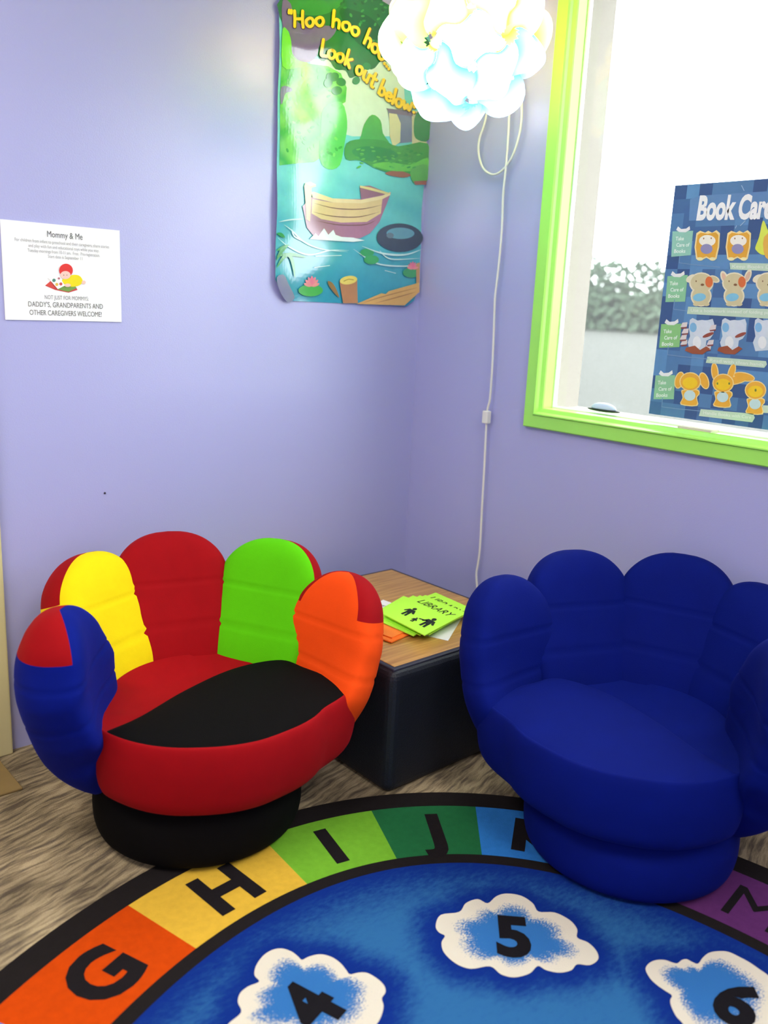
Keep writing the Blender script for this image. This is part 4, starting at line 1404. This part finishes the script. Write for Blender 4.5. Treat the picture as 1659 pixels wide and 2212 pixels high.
NP = 16
pl_i = 0
for (i, j) in edges_:
    A, B = ico[i], ico[j]
    Cs = sorted(dod, key=lambda d: (d-(A+B).normalized()).length)[:2]
    Cc, Dd = Cs
    if (B-A).cross(Cc-A).dot(A) > 0: Cc, Dd = Dd, Cc
    cen = (A+B).normalized()
    verts, faces, keep = [], [], {}
    for a in range(NP+1):
        for b2 in range(NP+1):
            u, w = a/NP, b2/NP
            p = (A*(1-u)*(1-w)+Cc*u*(1-w)+B*u*w+Dd*(1-u)*w).normalized()
            p = twist(p)
            bump = sin(pi*u)*sin(pi*w)
            r = LR*(0.81+0.25*bump**0.8+0.06*(u-0.5)*sin(pi*w)+0.03*sin(pi*u)*(w-0.5))
            verts.append(p*r)
    for a in range(NP):
        for b2 in range(NP):
            u, w = (a+.5)/NP, (b2+.5)/NP
            if min(hypot(u, w), hypot(1-u, 1-w)) < 0.16 or min(hypot(1-u, w), hypot(u, 1-w)) < 0.13:
                continue
            q = a*(NP+1)+b2
            faces.append((q, q+NP+1, q+NP+2, q+1))
    vx, vz, vy = cen.dot(RIGHT), cen.dot(UP), -cen.dot(FWD)
    rnd = random.Random(i*13+j)
    if vx < -0.70 and -0.45 < vz < 0.45: tint = T_GREEN
    elif vz > 0.25 or (vx > 0.7 and vz > -0.1): tint = T_YELLOW
    elif vz < -0.25: tint = T_CYAN
    else: tint = T_GREEN if rnd.random() < 0.4 else T_YELLOW
    edge_on = hypot(vx, vz) > 0.80 and rnd.random() < 0.6
    po_ = mesh_obj('shade_panel', verts, faces, S_panel, lamp, True)
    cattr = po_.data.color_attributes.new('ink', 'FLOAT_COLOR', 'POINT')
    cols_ = []
    for a in range(NP+1):
        for b2 in range(NP+1):
            u, w = a/NP, b2/NP
            rim = max(0.0, 1-sin(pi*u)*sin(pi*w)*(0.42 if edge_on else 1.3))**1.1
            for k in range(3):
                cols_.append(T_WHITE[k]+(tint[k]-T_WHITE[k])*rim)
            cols_.append(1.0)
    cattr.data.foreach_set('color', cols_)
    pl_i += 1
# socket and bulb
bm = bmesh.new()
bmesh.ops.create_cone(bm, cap_ends=True, segments=20, radius1=0.02, radius2=0.016, depth=0.07, matrix=Matrix.Translation((0, 0, 0.10)))
bm_obj('socket', bm, M_cord, lamp, True)
bl = bpy.data.lights.new('bulb_light', 'POINT'); bl.energy = BULB; bl.shadow_soft_size = 0.03; bl.color = (1.0, 0.93, 0.82)
blo = bpy.data.objects.new('bulb_light', bl); COL.objects.link(blo); blo.parent = lamp; blo.location = (0, 0, 0)
# cord: up to the ceiling, across to the wall, slack loop, then down the wall
X = -0.022
W_ = lambda px, py, x=X: hit(px, py, 0, x)
top_end = Vector((LC.x, LC.y, LC.z+0.13))
pts = [top_end, Vector((LC.x, LC.y, LC.z+0.35)), Vector((LC.x+0.005, LC.y, CEIL-0.03)), Vector((LC.x*0.5, LC.y*0.95, CEIL-0.03)), Vector((-0.03, W_(1118, 0).y, CEIL-0.05)),
       W_(1120, 60), W_(1122, 150), W_(1127, 225), W_(1124, 280), W_(1108, 335), W_(1085, 368), W_(1063, 377), W_(1043, 362), W_(1034, 330), W_(1036, 300), W_(1048, 262), W_(1062, 190), W_(1082, 150), W_(1096, 180), W_(1100, 240),
       W_(1097, 310), W_(1093, 360), W_(1087, 420), W_(1085, 480), W_(1080, 548), W_(1072, 620), W_(1069, 650), W_(1065, 760), W_(1059, 855), W_(1054, 880), W_(1051, 901), W_(1050, 930), W_(1045, 1030), W_(1041, 1100), W_(1037, 1180), W_(1033, 1215), W_(1029, 1240), W_(1031, 1275)]
pts += [Vector((-0.02, pts[-1].y+.002, 0.27)), Vector((-0.02, pts[-1].y+.004, 0.18))]
PW = [p for p in catmull(pts, 8)]
cord = tube('cord', [p-LC for p in PW], 0.0034, M_cord, lamp)
sp = W_(1051, 901)-LC
box('cord_switch', (sp.x-0.009, sp.y-0.011, sp.z-0.019), (sp.x+0.009, sp.y+0.011, sp.z+0.019), M_cord, cord, 0.003)
o0 = W_(1096, 180)-LC
box('wall_clip', (-LC.x-0.022, o0.y-0.008, o0.z-0.006), (-LC.x-0.0005, o0.y+0.008, o0.z+0.010), M_cord, cord, 0.002)
